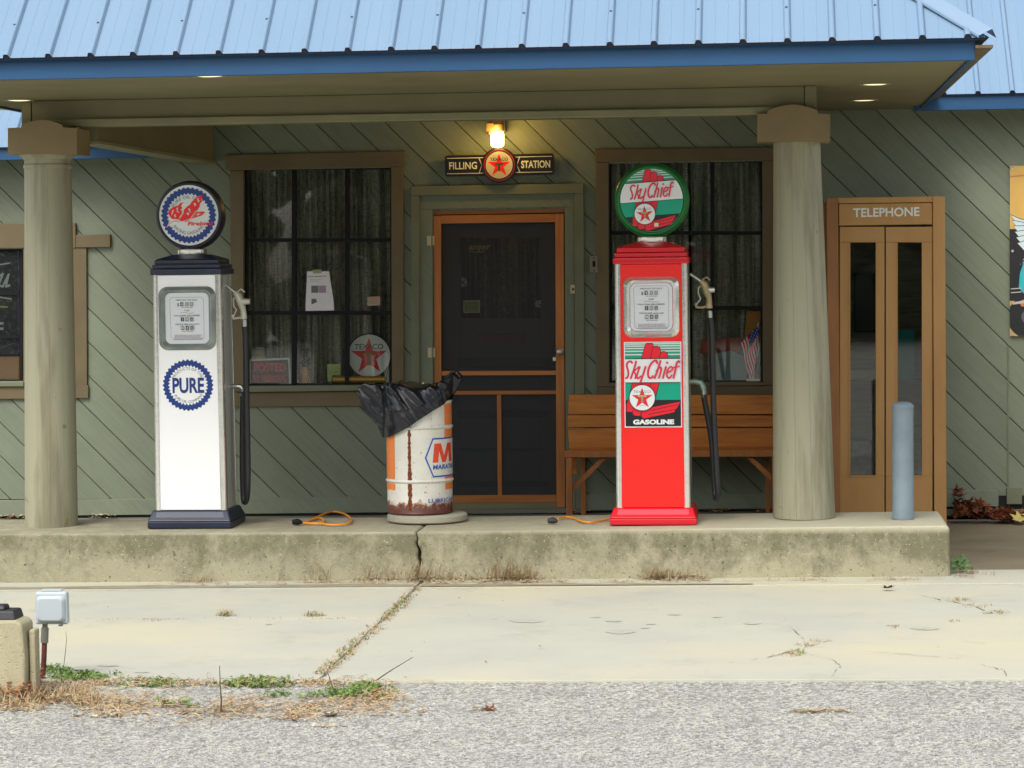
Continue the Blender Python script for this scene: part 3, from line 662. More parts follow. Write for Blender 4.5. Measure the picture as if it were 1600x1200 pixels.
part('side_beam_moulding', MB().add([(a0.x-.14,by+.23,a0.z-.022),(a0.x+.012,by+.23,a0.z-.022),(a1.x+.012,YW-.02,a1.z-.022),(a1.x-.14,YW-.02,a1.z-.022),(a0.x-.14,by+.23,a0.z-.002),(a0.x+.012,by+.23,a0.z-.002),(a1.x+.012,YW-.02,a1.z-.002),(a1.x-.14,YW-.02,a1.z-.002)],
     [(0,3,2,1),(4,5,6,7),(0,1,5,4),(1,2,6,5),(2,3,7,6),(3,0,4,7)]), M['olive_mold'])
sx = bx1-.05
part('side_beam', MB().box(sx, sx+.12, by+.225, YW-.02, zr+.03, ZS-.001), M['olive'], bevel=.004)
# fascia of the canopy
zf0, zf1 = ZS-.012, P(800,76,ye).z
part('fascia', MB().box(cx0, cx1, ye, ye+.03, zf0, zf1), M['fascia'], bevel=.003)
part('fascia', MB().box(cx1-.03, cx1, ye+.031, YW-.3, zf0, zf1), M['fascia'], bevel=.003)
part('fascia', MB().box(cx0, cx0+.03, ye+.031, YW-.3, zf0, zf1), M['fascia'], bevel=.003)
# --- ribbed steel roof: one panel per rib
SLP, HA = .92, 1.27
prof = [(0,0),(.006,.021),(.012,.024),(.024,.024),(.030,.021),(.040,0),(.098,0),(.102,.0016),(.108,0),(.164,0),(.168,.0016),(.174,0),(.2286,0)]
def roof_panel(x, ylo, zlo, umax, x_min, x_max, lip=True):
    pts = [(x+a, h) for a, h in prof if x_min <= x+a <= x_max]
    if len(pts) < 2: return
    mb = MB(); u = [max(0, umax(p[0])) for p in pts]; nx, nz = -SLP/math.hypot(1, SLP), 1/math.hypot(1, SLP)
    vs = [(a, ylo+h*nx, zlo+h*nz) for a, h in pts]+[(a, ylo+uu+h*nx, zlo+SLP*uu+h*nz) for (a, h), uu in zip(pts, u)]
    n = len(pts); mb.add(vs, [(i, i+1, n+i+1, n+i) for i in range(n-1)])
    # dark closure under the sheet at the eave
    vs2 = [(a, ylo+.012+h*nx, zlo+h*nz) for a, h in pts]+[(a, ylo+.012, zlo-.012) for a, h in pts]
    mb.add(vs2, [(i, n+i, n+i+1, i+1) for i in range(n-1)], 1)
    o = part('roof_panel', mb, [M['roof'], M['closure']], fix=False)
    return o
ylo = ye-.055; zlo = P(800, 74, ylo).z; rx0 = P(10, 86, ylo).x-.02
xl_, xr_ = cx0-.06, cx1+.07; um = lambda x: max(0, min((xr_-x)/HA, (x-xl_)/HA))
i0 = int((rx0-xl_)/.2286)+1
for i in range(-i0, 40):
    x = rx0+i*.2286
    if x < xr_: roof_panel(x, ylo, zlo, um, xl_, xr_)
# side slopes and hip flashing, ridge going back
hw = (xr_-xl_)/2; pk = hw/HA; xm = (xl_+xr_)/2; pz = zlo+SLP*pk
for sgn, xe in ((1, xr_), (-1, xl_)):
    part('roof_side', MB().add([(xe,ylo+.0,zlo),(xe,YW+.2,zlo),(xm,YW+.2,pz),(xm,ylo+pk,pz)], [(0,1,2,3)]), M['roof'], fix=False)
    v = Vector((-sgn*hw, pk, SLP*pk)).normalized(); A_ = Vector((xe, ylo, zlo)); B_ = Vector((xm, ylo+pk, pz))
    off1 = Vector((-sgn*.115, -.02, .030)); off2 = Vector((sgn*.03, .10, .012)); up = Vector((0, 0, .052))
    st0 = A_-v*.02
    part('hip_flashing', MB().add([st0+off1*.6, st0+up*1.0, st0+off2, B_+off1, B_+up, B_+off2, st0+off1*.6-Vector((0,0,.012)), B_+off1-Vector((0,0,.012))], [(0,1,4,3),(1,2,5,4),(6,0,3,7)]), M['roof'], fix=False)
# underside of the overhanging roof edge at the corner
part('eave_underside', MB().box(cx1+.001, xr_+.02, ye-.04, YW-.3, zf1-.05, zf1-.035), M['brown_trim'])
# screws
sc_ = MB()
for i in range(-i0, 40):
    x = rx0+i*.2286-.006
    if i % 2: continue
    for u in (.185,):
        if u < um(x)-.1: sc_.lathe([(.007,0),(.006,.006),(0,.007)], (x+.022, ylo+u-.012, zlo+SLP*u+.020), 6)
tag(part('roof_screw', sc_, M['screw']), kind='stuff')
# wing roofs
wy = 17.62; wz = P(1550, 146, wy).z; wxs = P(1582, 145, wy).x
for i in range(-3, 12):
    x = wxs+i*.2286-.02
    roof_panel(x, wy, wz, lambda x_: 3.0, cx1-.6, 4.2)
f0 = P(1550, 171, wy+.04).z
part('fascia', MB().box(P(1440,160,wy).x-.05, 4.2, wy+.03, wy+.06, f0, wz-.01), M['fascia'], bevel=.003)
ly = 17.66; lz = P(60, 229, ly).z; lf = P(60, 249, ly).z
for i in range(0, 11):
    roof_panel(-6.9+i*.2286, ly, lz, lambda x_: .30, -7.2, -4.45)
part('fascia', MB().box(-7.2, P(272,240,ly).x, ly+.03, ly+.06, lf, lz-.008), M['fascia'], bevel=.003)
part('wall_cap', MB().box(-7.2, 4.2, YW+.016, YW+.05, 2.9, 3.3), M['sage'])
# --- columns
def column(bx, byy, br, tx, ty, tr, flare, cap, arch, side):
    b = G(bx, byy, .303); b.y += br/260*.9; tp = P(tx, ty, b.y); rb, rt = br/263, tr/263
    b = Vector((P(bx, byy, b.y).x, b.y, gz(b.x, .303))); H = tp.z-b.z
    o = part('column', MB().lathe([(rt+.0,-.002),(rt+.012,.0),(rt+.012,.012),(rt+.004,.02)] if False else [(rt*.5,0),(rt*.5,.02)], (tp.x, b.y, tp.z-.01), 24), M['column'])
    n = 12
    for k in range(n):
        mb = MB(); a0 = 2*math.pi*(k+.5)/n+.0035; a1 = 2*math.pi*(k+1.5)/n-.0035; vs = []; ns = 4; nl = 8
        for j in range(nl+1):
            f = j/nl; r = rb+(rt-rb)*f**1.15; c = b.lerp(tp, f); z = b.z+H*f
            if flare and f == 1: r += 0
            for e in range(ns+1):
                a = a0+(a1-a0)*e/ns; rr = r-(.0010 if e in (0, ns) else 0); vs.append((c.x+rr*math.cos(a), c.y+rr*math.sin(a), z))
            for a in (a1, a0): vs.append((c.x+(r-.03)*math.cos(a), c.y+(r-.03)*math.sin(a), z))
        w = ns+3; fs = [(j*w+e, j*w+(e+1)%w, (j+1)*w+(e+1)%w, (j+1)*w+e) for j in range(nl) for e in range(w)]
        mb.add(vs, fs, 0, True); part('stave', mb, M['column'], o)
    # necking and flare
    nk = [(rt-.005,-.0),(rt+.006,.01),(rt+.006,.025),(rt-.002,.035),(rt,.06),(rt+.03,.085),(rt+.034,.10)] if flare else [(rt-.006,0),(rt-.004,.012),(rt+.006,.02),(rt+.004,.06)]
    part('neck_ring', MB().lathe(nk, (tp.x, b.y, tp.z-.012), 28), M['column'], o)
    x0, y0, x1, y1 = cap; ax0, ax1, ay = arch; pts = [(x0,y1),(x1,y1),(x1,y0),(ax1,y0-1)]
    for i in range(9):
        t = i/8; pts.append((ax1+(ax0-ax1)*t, y0-(y0-ay)*math.sin(math.pi*(.12+.76*t))+ (y0-ay)*.0))
    pts.append((ax0, y0-1)); pts.append((x0, y0))
    yc_ = b.y-.19
    part('capital', MB().prism(px_poly(pts, yc_), yc_, yc_+.30), M['capital'], o, bevel=.003)
column(80.5, 825, 42.5, 75, 262, 37.5, True, (12,200,120,241), (33,98,187), 1)
column(1256.5, 812, 48.5, 1245, 222, 36.5, False, (1183,178,1297,221), (1199,1278,163), 0)
# ================================================================== THINGS ON THE WALL
def sheet_fold(name, x0, x1, z0, z1, y, waves, amp, m, label, cat, seed=0, group=None):
    rr = random.Random(seed); ph_ = [rr.uniform(0, 6.28) for _ in range(4)]
    def f(u, v):
        x = x0+(x1-x0)*u; a = 2.0*amp*(.6+.4*v)
        return (x, y+a*math.sin(waves*u*6.28+ph_[0]+.5*math.sin(9*u+ph_[1]))+a*.5*math.sin(waves*2.3*u*6.28+ph_[2])+.01*math.sin(3*v+ph_[3]), z0+(z1-z0)*v)
    return tag(build(name, MB().grid(f, 90, 8), m, fix=False), label, cat, group)
def cur(x0, x1, y0, y1, yy, waves, label, seed):
    a, b = P(x0, y1, YW+yy), P(x1, y0, YW+yy); sheet_fold('curtain', a.x, b.x, a.z, b.z, YW+yy, waves, .014, M['curtain'], label, 'curtain', seed)
cur(372, 514, 262, 612, .19, 7, 'grey gauze curtain behind the left part of the window with the posted sign', 1)
cur(521, 620, 262, 612, .20, 5, 'grey gauze curtain behind the paper notice and round star sign', 2)
cur(944, 1075, 250, 604, .19, 5, 'dark gauze curtain in the window directly behind the red pump globe', 3)
cur(1082, 1198, 250, 604, .20, 4, 'gauze curtain behind the small flag in the window above the bench', 4)
cur(720, 846, 365, 505, .22, 6, 'thin grey curtain in the glass of the inner door behind the screen', 5)
# FILLING STATION sign
def art_px(Y, scale_at):                        # pixel -> local metres round a reference point
    rx_, ry_ = scale_at; o = P(rx_, ry_, Y); e = P(rx_+100, ry_, Y); s = (e-o).length/100
    return o, s
def prism_local(pts, y0, y1): return MB().prism(pts, y0, y1)
o, s = art_px(YW-.05, (780.5, 258))
sg = thing('filling_station_sign', 'small black FILLING STATION sign with round red star emblem above the screen door', 'sign', o)
def rr_pts(x0, y0, x1, y1, r, n=5):
    out = []
    for cx, cy, a in ((x1-r,y0+r,-90),(x1-r,y1-r,0),(x0+r,y1-r,90),(x0+r,y0+r,180)):
        out += [(cx+r*math.cos(R(a+90*i/n)), cy+r*math.sin(R(a+90*i/n))) for i in range(n+1)]
    return out
w_, h_ = 85.5*s, 16.5*s
plate = build('plate', prism_local(rr_pts(-w_, -h_, w_, h_, 4*s), -.008, .008), ink(BLK), sg, local=True, bevel=.002)
plate.rotation_euler.y = -.003
disc_ = build('emblem', MB().lathe([(27*s,.0),(27.5*s,-.004),(27.5*s,-.018),(26*s,-.022),(0,-.022)], (0,0,0), 40, 'Y'), ink(BLK), sg, local=True)
A = Art()
for sg_ in (-1, 1):
    pts = [(sg_*82*s, 12*s), (sg_*25*s, 12*s)]; A.line(pts, 1.1*s, (.62,.60,.45)); A.line([(sg_*82*s,-12*s),(sg_*25*s,-12*s)], 1.1*s, (.62,.60,.45))
    A.line([(sg_*(28.5+1.5*abs(k)-1)*s, k*4*s) for k in (-3,-2,-1,0,1,2,3)], 1*s, (.62,.60,.45))
A.text('FILLING', -57*s, -5.2*s, 11*s, (.66,.66,.52), w=45*s, bold=.015); A.text('STATION', 57*s, -5.2*s, 11*s, (.66,.66,.52), w=46*s, bold=.03)
a_ = A.build('lettering', sg, (0, -.0085, 0)); a_.rotation_euler.y = -.003
A = Art(); A.disc(0, 0, 24.2*s, (.45,.02,.01)); A.disc(0, 0, 23.2*s, BLK); texaco(A, 0, 0, 22*s, (.48,.42,.27), (.03,.08,.03)); A.build('lettering', sg, (0, -.0225, 0))
# lamp over the sign
o = P(777, 217, 17.86); t = thing('wall_lamp', 'lit bare bulb lamp glowing warm yellow above the FILLING STATION sign', 'lamp', o)
build('bulb', MB().lathe([(0,-.062),(.03,-.058),(.045,-.045),(.047,-.02),(.047,.035),(.04,.05),(.0,.052)], n=24), emit('lamp_glow', (1,.66,.20), 9), t, local=True)
build('socket', MB().lathe([(.044,.053),(.048,.06),(.048,.10),(.03,.11)], n=20).box(-.025,.03,-.01,.13,.105,.135), mat('lamp_bronze', (.16,.12,.06), .5, .4), t, local=True, bevel=.003)
build('sensor_head', MB().box(-.075,-.02,-.05,.02,.045,.11).lathe([(.022,-.02),(.026,.0),(.0,.01)], (-.048,-.03,.05), 14), mat('sensor_brown', (.12,.085,.04), .5), t, local=True, bevel=.006)
build('wall_box', MB().box(-.05,.05,.07,.135,.05,.17), mat('lamp_box', (.17,.14,.07), .5, .3), t, local=True, bevel=.004)
ld = bpy.data.lights.new('wall_lamp_bulb', 'POINT'); ld.energy = 5.0; ld.color = (1,.56,.13); ld.shadow_soft_size = .05
lo = bpy.data.objects.new('bulb_light', ld); COL.objects.link(lo); lo.parent = t; lo.location = (0,-.075,.03)
# recessed soffit lights
for i, (x, y, lb) in enumerate(((326,118,'recessed porch light at the eave above the dark round pump globe'),(1367,131,'front recessed porch light of the pair above the telephone booth'),(1350,156,'rear recessed porch light of the pair above the telephone booth'),(30,156,'recessed porch light left of the left column capital'))):
    d = ray(x, y); tt = (ZS-EYE)/d.z; p = CP+d*tt
    t = thing('soffit_light', lb, 'light', (p.x, p.y, ZS), 'recessed lights in the porch soffit')
    build('trim_ring', MB().lathe([(.075,-.001),(.088,-.007),(.096,-.001)], n=28), M['olive_mold'], t, local=True)
    build('lens', MB().lathe([(.0,-.006),(.05,-.005),(.074,-.002)], n=28), emit('soffit_glow', (1,.80,.42), .85), t, local=True)
# small wall fittings
def wallbox(name, x0, y0, x1, y1, dep, m, label, cat, extra=None):
    a, b = P(x0, y1, YW-dep), P(x1, y0, YW-dep); t = thing(name, label, cat, ((a.x+b.x)/2, YW, a.z)); w, h = (b.x-a.x)/2, b.z-a.z
    build('cover', MB().box(-w, w, -dep, 0, 0, h), m, t, local=True, bevel=.004)
    if extra: extra(t, w, h, dep)
    return t
wallbox('light_switch_box', 922, 400, 934, 426, .035, mat('box_plate', (.22,.21,.15), .5), 'grey metal switch box on the wall right of the screen door', 'switch',
        lambda t, w, h, d: build('toggle', MB().box(-.009,.009,-d-.012,-d,h*.35,h*.7).lathe([(.005,0),(.0,-.004)], (0,-d,h*.88), 8, 'Y').lathe([(.005,0),(0,-.004)], (0,-d,h*.12), 8, 'Y'), M['dark'], t, local=True))
wallbox('doorbell', 891, 445, 900, 459, .03, M['ivory'], 'small ivory doorbell on the right door casing', 'doorbell',
        lambda t, w, h, d: build('button', MB().lathe([(.008,0),(.006,-.006),(0,-.006)], (0,-d,h*.5), 12, 'Y'), M['black'], t, local=True))
# --- things in the windows
def flat(name, label, cat, pts, Y, thick, m, group=None):
    o = P(*pts[0], Y); mb = MB().prism([(p.x-o.x, p.z-o.z) for p in (P(x, y, Y) for x, y in pts)], 0, thick); ob = build(name, mb, m); ob.location = o
    return tag(ob, label, cat, group), o
n_, o = flat('paper_notice', 'white printed paper notice with photos taped in the window', 'notice', [(477,486),(522,485),(521,470),(514,424),(480,424)], YW+.044, .002, M['paper'])
_, s = art_px(YW+.044, (500, 455)); A = Art()
A.text('STOLEN MINIBIKE RIDE', 20*s, 52.5*s, 1.9*s, (.12,.12,.14), w=29*s)
A.rect(8*s, 48*s, 26*s, 48.6*s, (.4,.4,.42)); A.rect(8*s, 45.6*s, 22*s, 46.1*s, (.4,.4,.42)); A.rect(10*s, 28*s, 21*s, 39*s, (.16,.15,.18)); A.rect(21.5*s, 28*s, 33*s, 39*s, (.36,.26,.36)); A.poly([(10*s,10*s),(19*s,14*s),(17*s,19*s),(10*s,19*s)], (.12,.12,.14)); A.build('lettering', n_, (0,-.0006,0))
build('tape', MB().box(13*s,26*s,-.003,-.001,58*s,64*s), mat('tape', (.30,.32,.16), .4), n_, local=True)
n_, o = flat('small_notice', 'small cream card stuck to the lower right window pane', 'notice', [(574,478),(594,477),(594,463),(574,464)], YW+.046, .001, mat('card', (.42,.33,.24), .7))
A = Art(); A.text('WARNING', 10*s, 9.5*s, 2.2*s, (.5,.12,.08), w=15*s); A.rect(2*s,6*s,17*s,6.8*s,(.25,.2,.16)); A.rect(2*s,3.6*s,15*s,4.3*s,(.25,.2,.16)); A.build('lettering', n_, (0,-.0006,0))
YI = YW+.085
pd, o = flat('posted_sign', 'white framed sign with red POSTED lettering standing on the window sill', 'sign', [(390,604),(455,601.5),(453,559),(390,561)], YI, .006, ink((.70,.75,.70)))
_, s = art_px(YI, (420, 580)); A = Art()
A.poly([(3*s,2.5*s),(62*s,4.5*s),(61*s,41*s),(3*s,39.5*s)], BLK); A.text('POSTED', 32*s, 23*s, 13*s, (.75,.02,.03), w=50*s, bold=.03); A.text('NO TRESPASSING', 32*s, 7*s, 10.5*s, (.75,.02,.03), w=54*s, bold=.02); A.build('lettering', pd, (0,-.0006,0))
def potish(name, label, cat, px, py, prof, m, Y, extra=None):
    b = P(px, py, Y); t = thing(name, label, cat, b); build('body', MB().lathe(prof, n=20), m, t, local=True)
    if extra: extra(t)
    return t
jy = YI+.062
potish('glass_jar', 'glass jar of yellow contents with a pale lid behind the posted sign', 'jar', 405.5, 603, [(.0,0),(.040,.0),(.044,.01),(.044,.14),(.0,.14)], mat('stand_box', (.02,.03,.03), .7), jy,
       lambda t: (build('contents', MB().lathe([(.0,.142),(.044,.142),(.048,.16),(.048,.21),(.0,.21)], n=20), mat('jar_yellow', (.80,.50,.03), .3, col2=(.55,.40,.07), ns=30), t, local=True),
                  build('glass', MB().lathe([(.046,.211),(.044,.255),(.035,.265)], n=20), mat('jar_top', (.22,.18,.10), .2), t, local=True),
                  build('lid', MB().lathe([(.036,.266),(.036,.278),(0,.278)], n=20), mat('jar_lid', (.36,.36,.30), .4), t, local=True)))
def fig(t):
    rr = random.Random(5); mb = MB()
    for i in range(26):
        a = rr.uniform(0, 6.28); r_ = rr.uniform(0, .035); z = rr.uniform(.13, .25); mb.lathe([(0,-.011),(.009,-.005),(.011,.003),(0,.012)], (r_*math.cos(a), r_*math.sin(a)*.6, z), 6)
    mb.tube([(0,0,.1),(0,0,.24)], .006); build('dried_flowers', mb, mat('dried_flowers', (.03,.02,.02), .9), t, local=True)
potish('flower_bottle', 'small amber bottle holding dark dried flowers on the sill', 'bottle', 476.5, 598, [(0,0),(.026,0),(.029,.008),(.029,.085),(.022,.105),(.024,.112),(0,.112)], mat('amber', (.75,.36,.03), .2), jy, fig)
g2, o = flat('green_card', 'pale green folded card standing between bottle and star sign', 'card', [(512,596),(518,596),(519,586),(532,586),(532,569),(511,569)], YI+.02, .004, mat('green_card', (.60,.72,.28), .6, col2=(.38,.48,.16), ns=40))
o = P(577, 556, YI+.03); _, s = art_px(YI+.03, (577, 556)); t = thing('star_sign', 'round white enamel sign with a red star leaning inside the window', 'sign', o)
build('plate', MB().lathe([(0,-.004),(34.5*s,-.004),(35*s,0),(34.5*s,.004),(0,.004)], n=48, axis='Y'), ink(BLK), t, local=True)
A = Art(); texaco(A, 0, 0, 34.5*s, (.72,.76,.70), (.30,.22,.06), tsize=.19); A.build('lettering', t, (0,-.0045,0))
b0, b1 = P(521, 593, YI-.02), P(603, 593, YI-.02); tag(build('brass_tube', MB().tube([b0, b1], .026, 16), mat('dull_brass', (.32,.20,.045), .4, .6)), 'thick brass tube lying along the sill in front of the star sign', 'tube')
# flag
fo = P(1178, 597, YI-.02); t = thing('small_flag', 'small red white and blue striped flag on a white stand in the window', 'flag', fo); _, s = art_px(YI-.02, (1178, 570))
build('stand', MB().box(-12*s, 10*s, -.02, .03, -4*s, 5*s), ink((.85,.85,.80)), t, local=True, bevel=.004)
build('pole', MB().tube([(0,0,5*s),(2*s,0,60*s),(8*s,0,94*s)], 1.1*s, 8), ink((.85,.85,.80)), t, local=True)
mb = MB()
def fl(u, v):                                   # draped cloth hanging from the pole
    x = (8-14*(1-u)**.8-(1-v)*16*(1-u)+ (1-u)*2)*s; z = (88-26*(1-u)-v*70*(.55+.45*(1-u))*(1) + 0)*s; return (x+ .9*s*math.sin(9*v), -.012*math.sin(7*u+5*v), z)
nu, nv = 26, 26; vs = [fl(i/nu, j/nv) for j in range(nv+1) for i in range(nu+1)]
for j in range(nv):
    for i in range(nu):
        canton = i/nu > .45 and j/nv < .34; c = 2 if canton and (i*7+j*5) % 9 else (1 if canton else (0 if (i//2) % 2 else 1))
        a = j*(nu+1)+i; mb.add([vs[a], vs[a+1], vs[a+nu+2], vs[a+nu+1]], [(0,1,2,3)], c)
build('cloth', mb, [ink((.80,.02,.03), .8), ink((.85,.85,.85), .8), ink((.04,.07,.32), .8)], t, local=True, fix=False)
# colourful things dimly seen behind the curtain of the right window
def pn(pts, c, lab, cat='poster', Y=YI+.03): return flat('window_poster', lab, cat, pts, Y, .003, ink(c, .8))
pn([(1117,596),(1117,553),(1140,548),(1172,560),(1165,596)], (.20,.30,.29), 'dull teal card leaning low in the window above the bench')
pn([(1163,530),(1167,486),(1188,486),(1188,548),(1170,552)], (.50,.24,.05), 'ochre upright card at the right edge of the window above the bench', Y=YI+.036)
p3_, _o = pn([(1093,552),(1096,530),(1160,527),(1163,548),(1140,556),(1118,553)], (.34,.08,.05), 'dull red lettered card in the window above the bench', Y=YI+.042)
# poster inside the far left window
bd, o = flat('window_poster', 'black poster with white script lettering inside the far left window', 'poster', [(-172,556),(30,553),(30,392),(-172,394)], YI-.02, .004, mat('poster_black', (.045,.045,.05), .6, col2=(.10,.10,.11), ns=25, rp=(.5,.6)))
_, s = art_px(YI-.02, (0, 470)); A = Art()
c_ = (.52,.55,.52); L_ = lambda pts, w, c: A.line([((x+172)*s, (556-y)*s) for x, y in pts], w*s, c)
L_([(-40,425),(20,416)], 2.2, c_); L_([(-20,440),(2,449),(9,432),(3,436),(-2,448),(8,452),(18,433),(13,452),(19,450)], 3, c_); L_([(-30,462),(21,471)], 2.4, c_); L_([(-8,482),(15,483)], 2.6, (.50,.42,.05))
for y in (508, 516, 529): L_([(-30,y),(7,y)], 3.6, c_)
L_([(-6,408),(3,400),(10,404)], 2, (.25,.25,.2)); L_([(12,520),(26,534)], 2, (.14,.15,.15)); L_([(5,545),(24,538)], 2, (.14,.15,.15)); A.build('lettering', bd, (0,-.0006,0))
flat('window_poster', 'orange strip of card under the black poster in the far left window', 'poster', [(-172,594),(30,593),(30,557),(-172,560)], YI-.02, .004, mat('orange_card', (.36,.17,.035), .7))
# stickers on the inner door
def sticker(lab, pts, c, art=None):
    ob, o = flat('door_sticker', lab, 'sticker', pts, YD+.0125, .001, ink(c, .6)); _, s = art_px(YD+.012, (780, 430))
    if art: A = Art(); art(A, s); A.build('lettering', ob, (0,-.0005,0))
sticker('green bordered rectangular sticker low in the door glass', [(724,489),(750,488.5),(750,469),(724,469.5)], (.62,.66,.48), lambda A, s: (A.rect(1.6*s,1.6*s,24*s,18*s,(.32,.42,.06)), A.text('OPEN', 13*s, 9*s, 4*s, (.38,.40,.18), w=15*s), A.rect(5*s,4.5*s,20*s,5.6*s,(.4,.42,.28))))
sticker('small round grey emblem sticker at the left of the door glass', circ(722.5, 441, 7.5, 16), (.42,.44,.48), lambda A, s: (A.line([(-7.5*s-4*s,-4*s),(-7.5*s+4*s,4*s)], 1.6*s, (.05,.05,.06)), A.line([(-7.5*s-4*s,4*s),(-7.5*s+4*s,-4*s)], 1.6*s, (.05,.05,.06))))
sticker('round sticker with a letter G at the right of the door glass', circ(842, 475, 5.6, 16), (.60,.62,.66), lambda A, s: A.text('G', -5.6*s, -3.2*s, 6.6*s, (.04,.04,.05)))
sticker('yellow green lettered sticker high on the door glass', [(728,396),(769,395),(769,376),(728,377)], (.035,.037,.035), lambda A, s: (A.text('anjer', 21*s, 6*s, 9*s, (.55,.45,.06), w=34*s, shear=.15), A.line([(6*s,3*s),(20*s,1.6*s),(30*s,3*s)], 1.4*s, (.45,.45,.06))))
# banner at the right edge
bn, o = flat('wall_banner', 'yellow and black banner with a winged engine painting at the right wall end', 'banner', [(1578,525),(1730,526),(1730,259),(1578,259)], YW-.02, .006, mat('banner_ochre', (.62,.38,.09), .6, col2=(.56,.33,.08), ns=5))
_, s = art_px(YW-.02, (1600, 400)); q_ = lambda pts: [((x-1578)*s, (525-y)*s) for x, y in pts]; A = Art(); CL = [(0,0),(152*s,0),(152*s,266*s),(0,266*s)]; A.clip = CL
A.poly(q_([(1578,469),(1730,469),(1730,355),(1578,355)]), (.018,.015,.018)); A.disc(30*s, 30*s, 34*s, (.016,.016,.02)); A.disc(30*s, 30*s, 12*s, (.10,.10,.11))
A.line(q_([(1578,272),(1600,270),(1640,272)]), 1.6*s, (.50,.16,.04))
for i in range(6): A.poly(q_([(1580+2*i,332+9*i),(1592+6*i,338+6*i),(1640,352+10*i),(1700,372+8*i),(1640,368+10*i),(1596+3*i,356+9*i)]), (.55,.66,.66)); A.line(q_([(1580+2*i,332+9*i),(1592+6*i,338+6*i),(1640,352+10*i),(1700,372+8*i)]), .9*s, (.02,.02,.03))
A.poly(q_([(1592,448),(1594,425),(1600,408),(1650,404),(1650,455),(1600,458)]), (.03,.42,.45)); A.poly(q_([(1594,412),(1600,402),(1640,398),(1640,406),(1600,408)]), (.30,.50,.60)); A.line(q_([(1590,452),(1592,430),(1597,408),(1606,400)]), 2.2*s, (.02,.02,.03)); A.line(q_([(1580,450),(1596,449)]), 1.4*s, (.5,.5,.45)); A.line(q_([(1580,456),(1596,455)]), 1.4*s, (.5,.5,.45))
A.poly(q_([(1592,470),(1608,464),(1640,464),(1640,480),(1596,478)]), (.55,.20,.09)); A.line(q_([(1583,473),(1600,471),(1660,470)]), 4*s, (.45,.44,.42)); A.build('painting', bn, (0,-.0006,0))
mb = MB()
for x, y in ((1582,263),(1582,392),(1582,521)):
    p = P(x, y, YW-.022); mb.lathe([(.004,0),(.010,-.001),(.008,-.003),(.004,-.002)], (p.x-o.x, -.002, p.z-o.z), 12, 'Y')
build('grommet', mb, M['steel'], bn, local=True)
# ================================================================== PORCH FURNITURE
# bench
by0, by1 = 17.38, 17.80
xl2, xr2 = P(885, 700, by0).x, P(1226, 700, by0).x; t = thing('wooden_bench', 'orange stained wooden bench with plank back against the wall behind the red pump', 'bench', ((xl2+xr2)/2, by0, gz(0,.085)))
def bp(name, pts, y0, y1, m, **k): return ppart(name, pts, y0, y1, m, t, **k)
bw, bl = M['bench_wood'], M['bench_leg']
bp('back_board', [(889,617),(1224,617.5),(1224,647),(888,647)], 17.74, 17.775, bw, bevel=.003); bp('back_board', [(887,648.6),(1224,649.2),(1224,667),(887,667.4)], 17.735, 17.77, bw, bevel=.003); bp('back_board', [(887,669),(1224,669),(1224,701.5),(890,702)], 17.725, 17.76, bw, bevel=.003)
bp('seat_rail', [(882,704.2),(1222,703.2),(1222,713.6),(882,715)], by0, by0+.035, bl, bevel=.003)
zs = P(1000, 704, by0).z
for k in range(4): part('seat_board', MB().box(xl2+.0, xr2, by0+.036+k*.088, by0+.036+k*.088+.080, zs-.03, zs-.003), bw, t, bevel=.003)
zft = gz(-1.2,.086)
def leg(xa, xb, y0, y1, top): 
    a, b = P(xa, top, y0), P(xb, top, y0); part('leg', MB().box(a.x, b.x, y0, y1, zft, a.z), bl, t, bevel=.003)
leg(884, 893.5, by0+.001, by0+.05, 715.3); leg(907, 914.5, 17.70, 17.73, 712); leg(1206, 1215, by0+.001, by0+.05, 714.2); leg(1196, 1203, 17.70, 17.73, 712)
a, b = P(893.8, 715, 17.5), P(902, 741, 17.5); part('post', MB().box(a.x, b.x, 17.5, 17.53, b.z, a.z), bw, t, bevel=.003)
bp('brace', [(938,715.6),(949,715.2),(897,768),(893.6,760)], by0+.052, by0+.075, bl, bevel=.002); bp('brace', [(1166,714.8),(1176,714.6),(1206,742),(1206,754)], by0+.052, by0+.075, bl, bevel=.002)
# telephone booth
yb0 = 16.75; bo = P(1385, 808, yb0); zb0 = gz(bo.x, .087)
t = thing('telephone_booth', 'tan wooden telephone booth with two narrow folding glass doors', 'telephone booth', (bo.x, yb0, zb0))
bm_, bs_ = M['booth'], M['booth_side']; xA, xB, xC, xD = P(1293,500,yb0).x, P(1311,500,yb0).x, P(1458,500,yb0).x, P(1477.5,500,yb0).x
zT = P(1385, 308, yb0).z; Wd = .86; dpt = .82
def bb(name, x0, x1, y0, y1, z0, z1, m, par=None, **k): return part(name, MB().box(x0, x1, yb0+y0, yb0+y1, z0, z1), m, par or t, **k)
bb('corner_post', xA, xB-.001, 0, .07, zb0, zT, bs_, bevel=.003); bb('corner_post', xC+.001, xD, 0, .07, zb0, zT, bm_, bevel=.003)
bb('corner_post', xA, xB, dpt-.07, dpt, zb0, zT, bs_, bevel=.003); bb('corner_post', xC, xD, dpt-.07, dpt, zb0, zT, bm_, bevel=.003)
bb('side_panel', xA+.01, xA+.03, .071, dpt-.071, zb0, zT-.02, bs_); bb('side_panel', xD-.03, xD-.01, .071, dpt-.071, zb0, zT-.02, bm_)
bb('roof', xA+.002, xD-.002, .072, dpt-.072, zT-.019, zT-.001, bm_); bb('back_panel', xB+.001, xC-.001, dpt-.04, dpt-.02, zb0, zT-.02, mat('booth_inside', (.17,.16,.12), .7, col2=(.11,.11,.09), ns=9, st=(1,1,6)))
zh0, zh1 = P(1385,353,yb0).z, P(1385,317,yb0).z
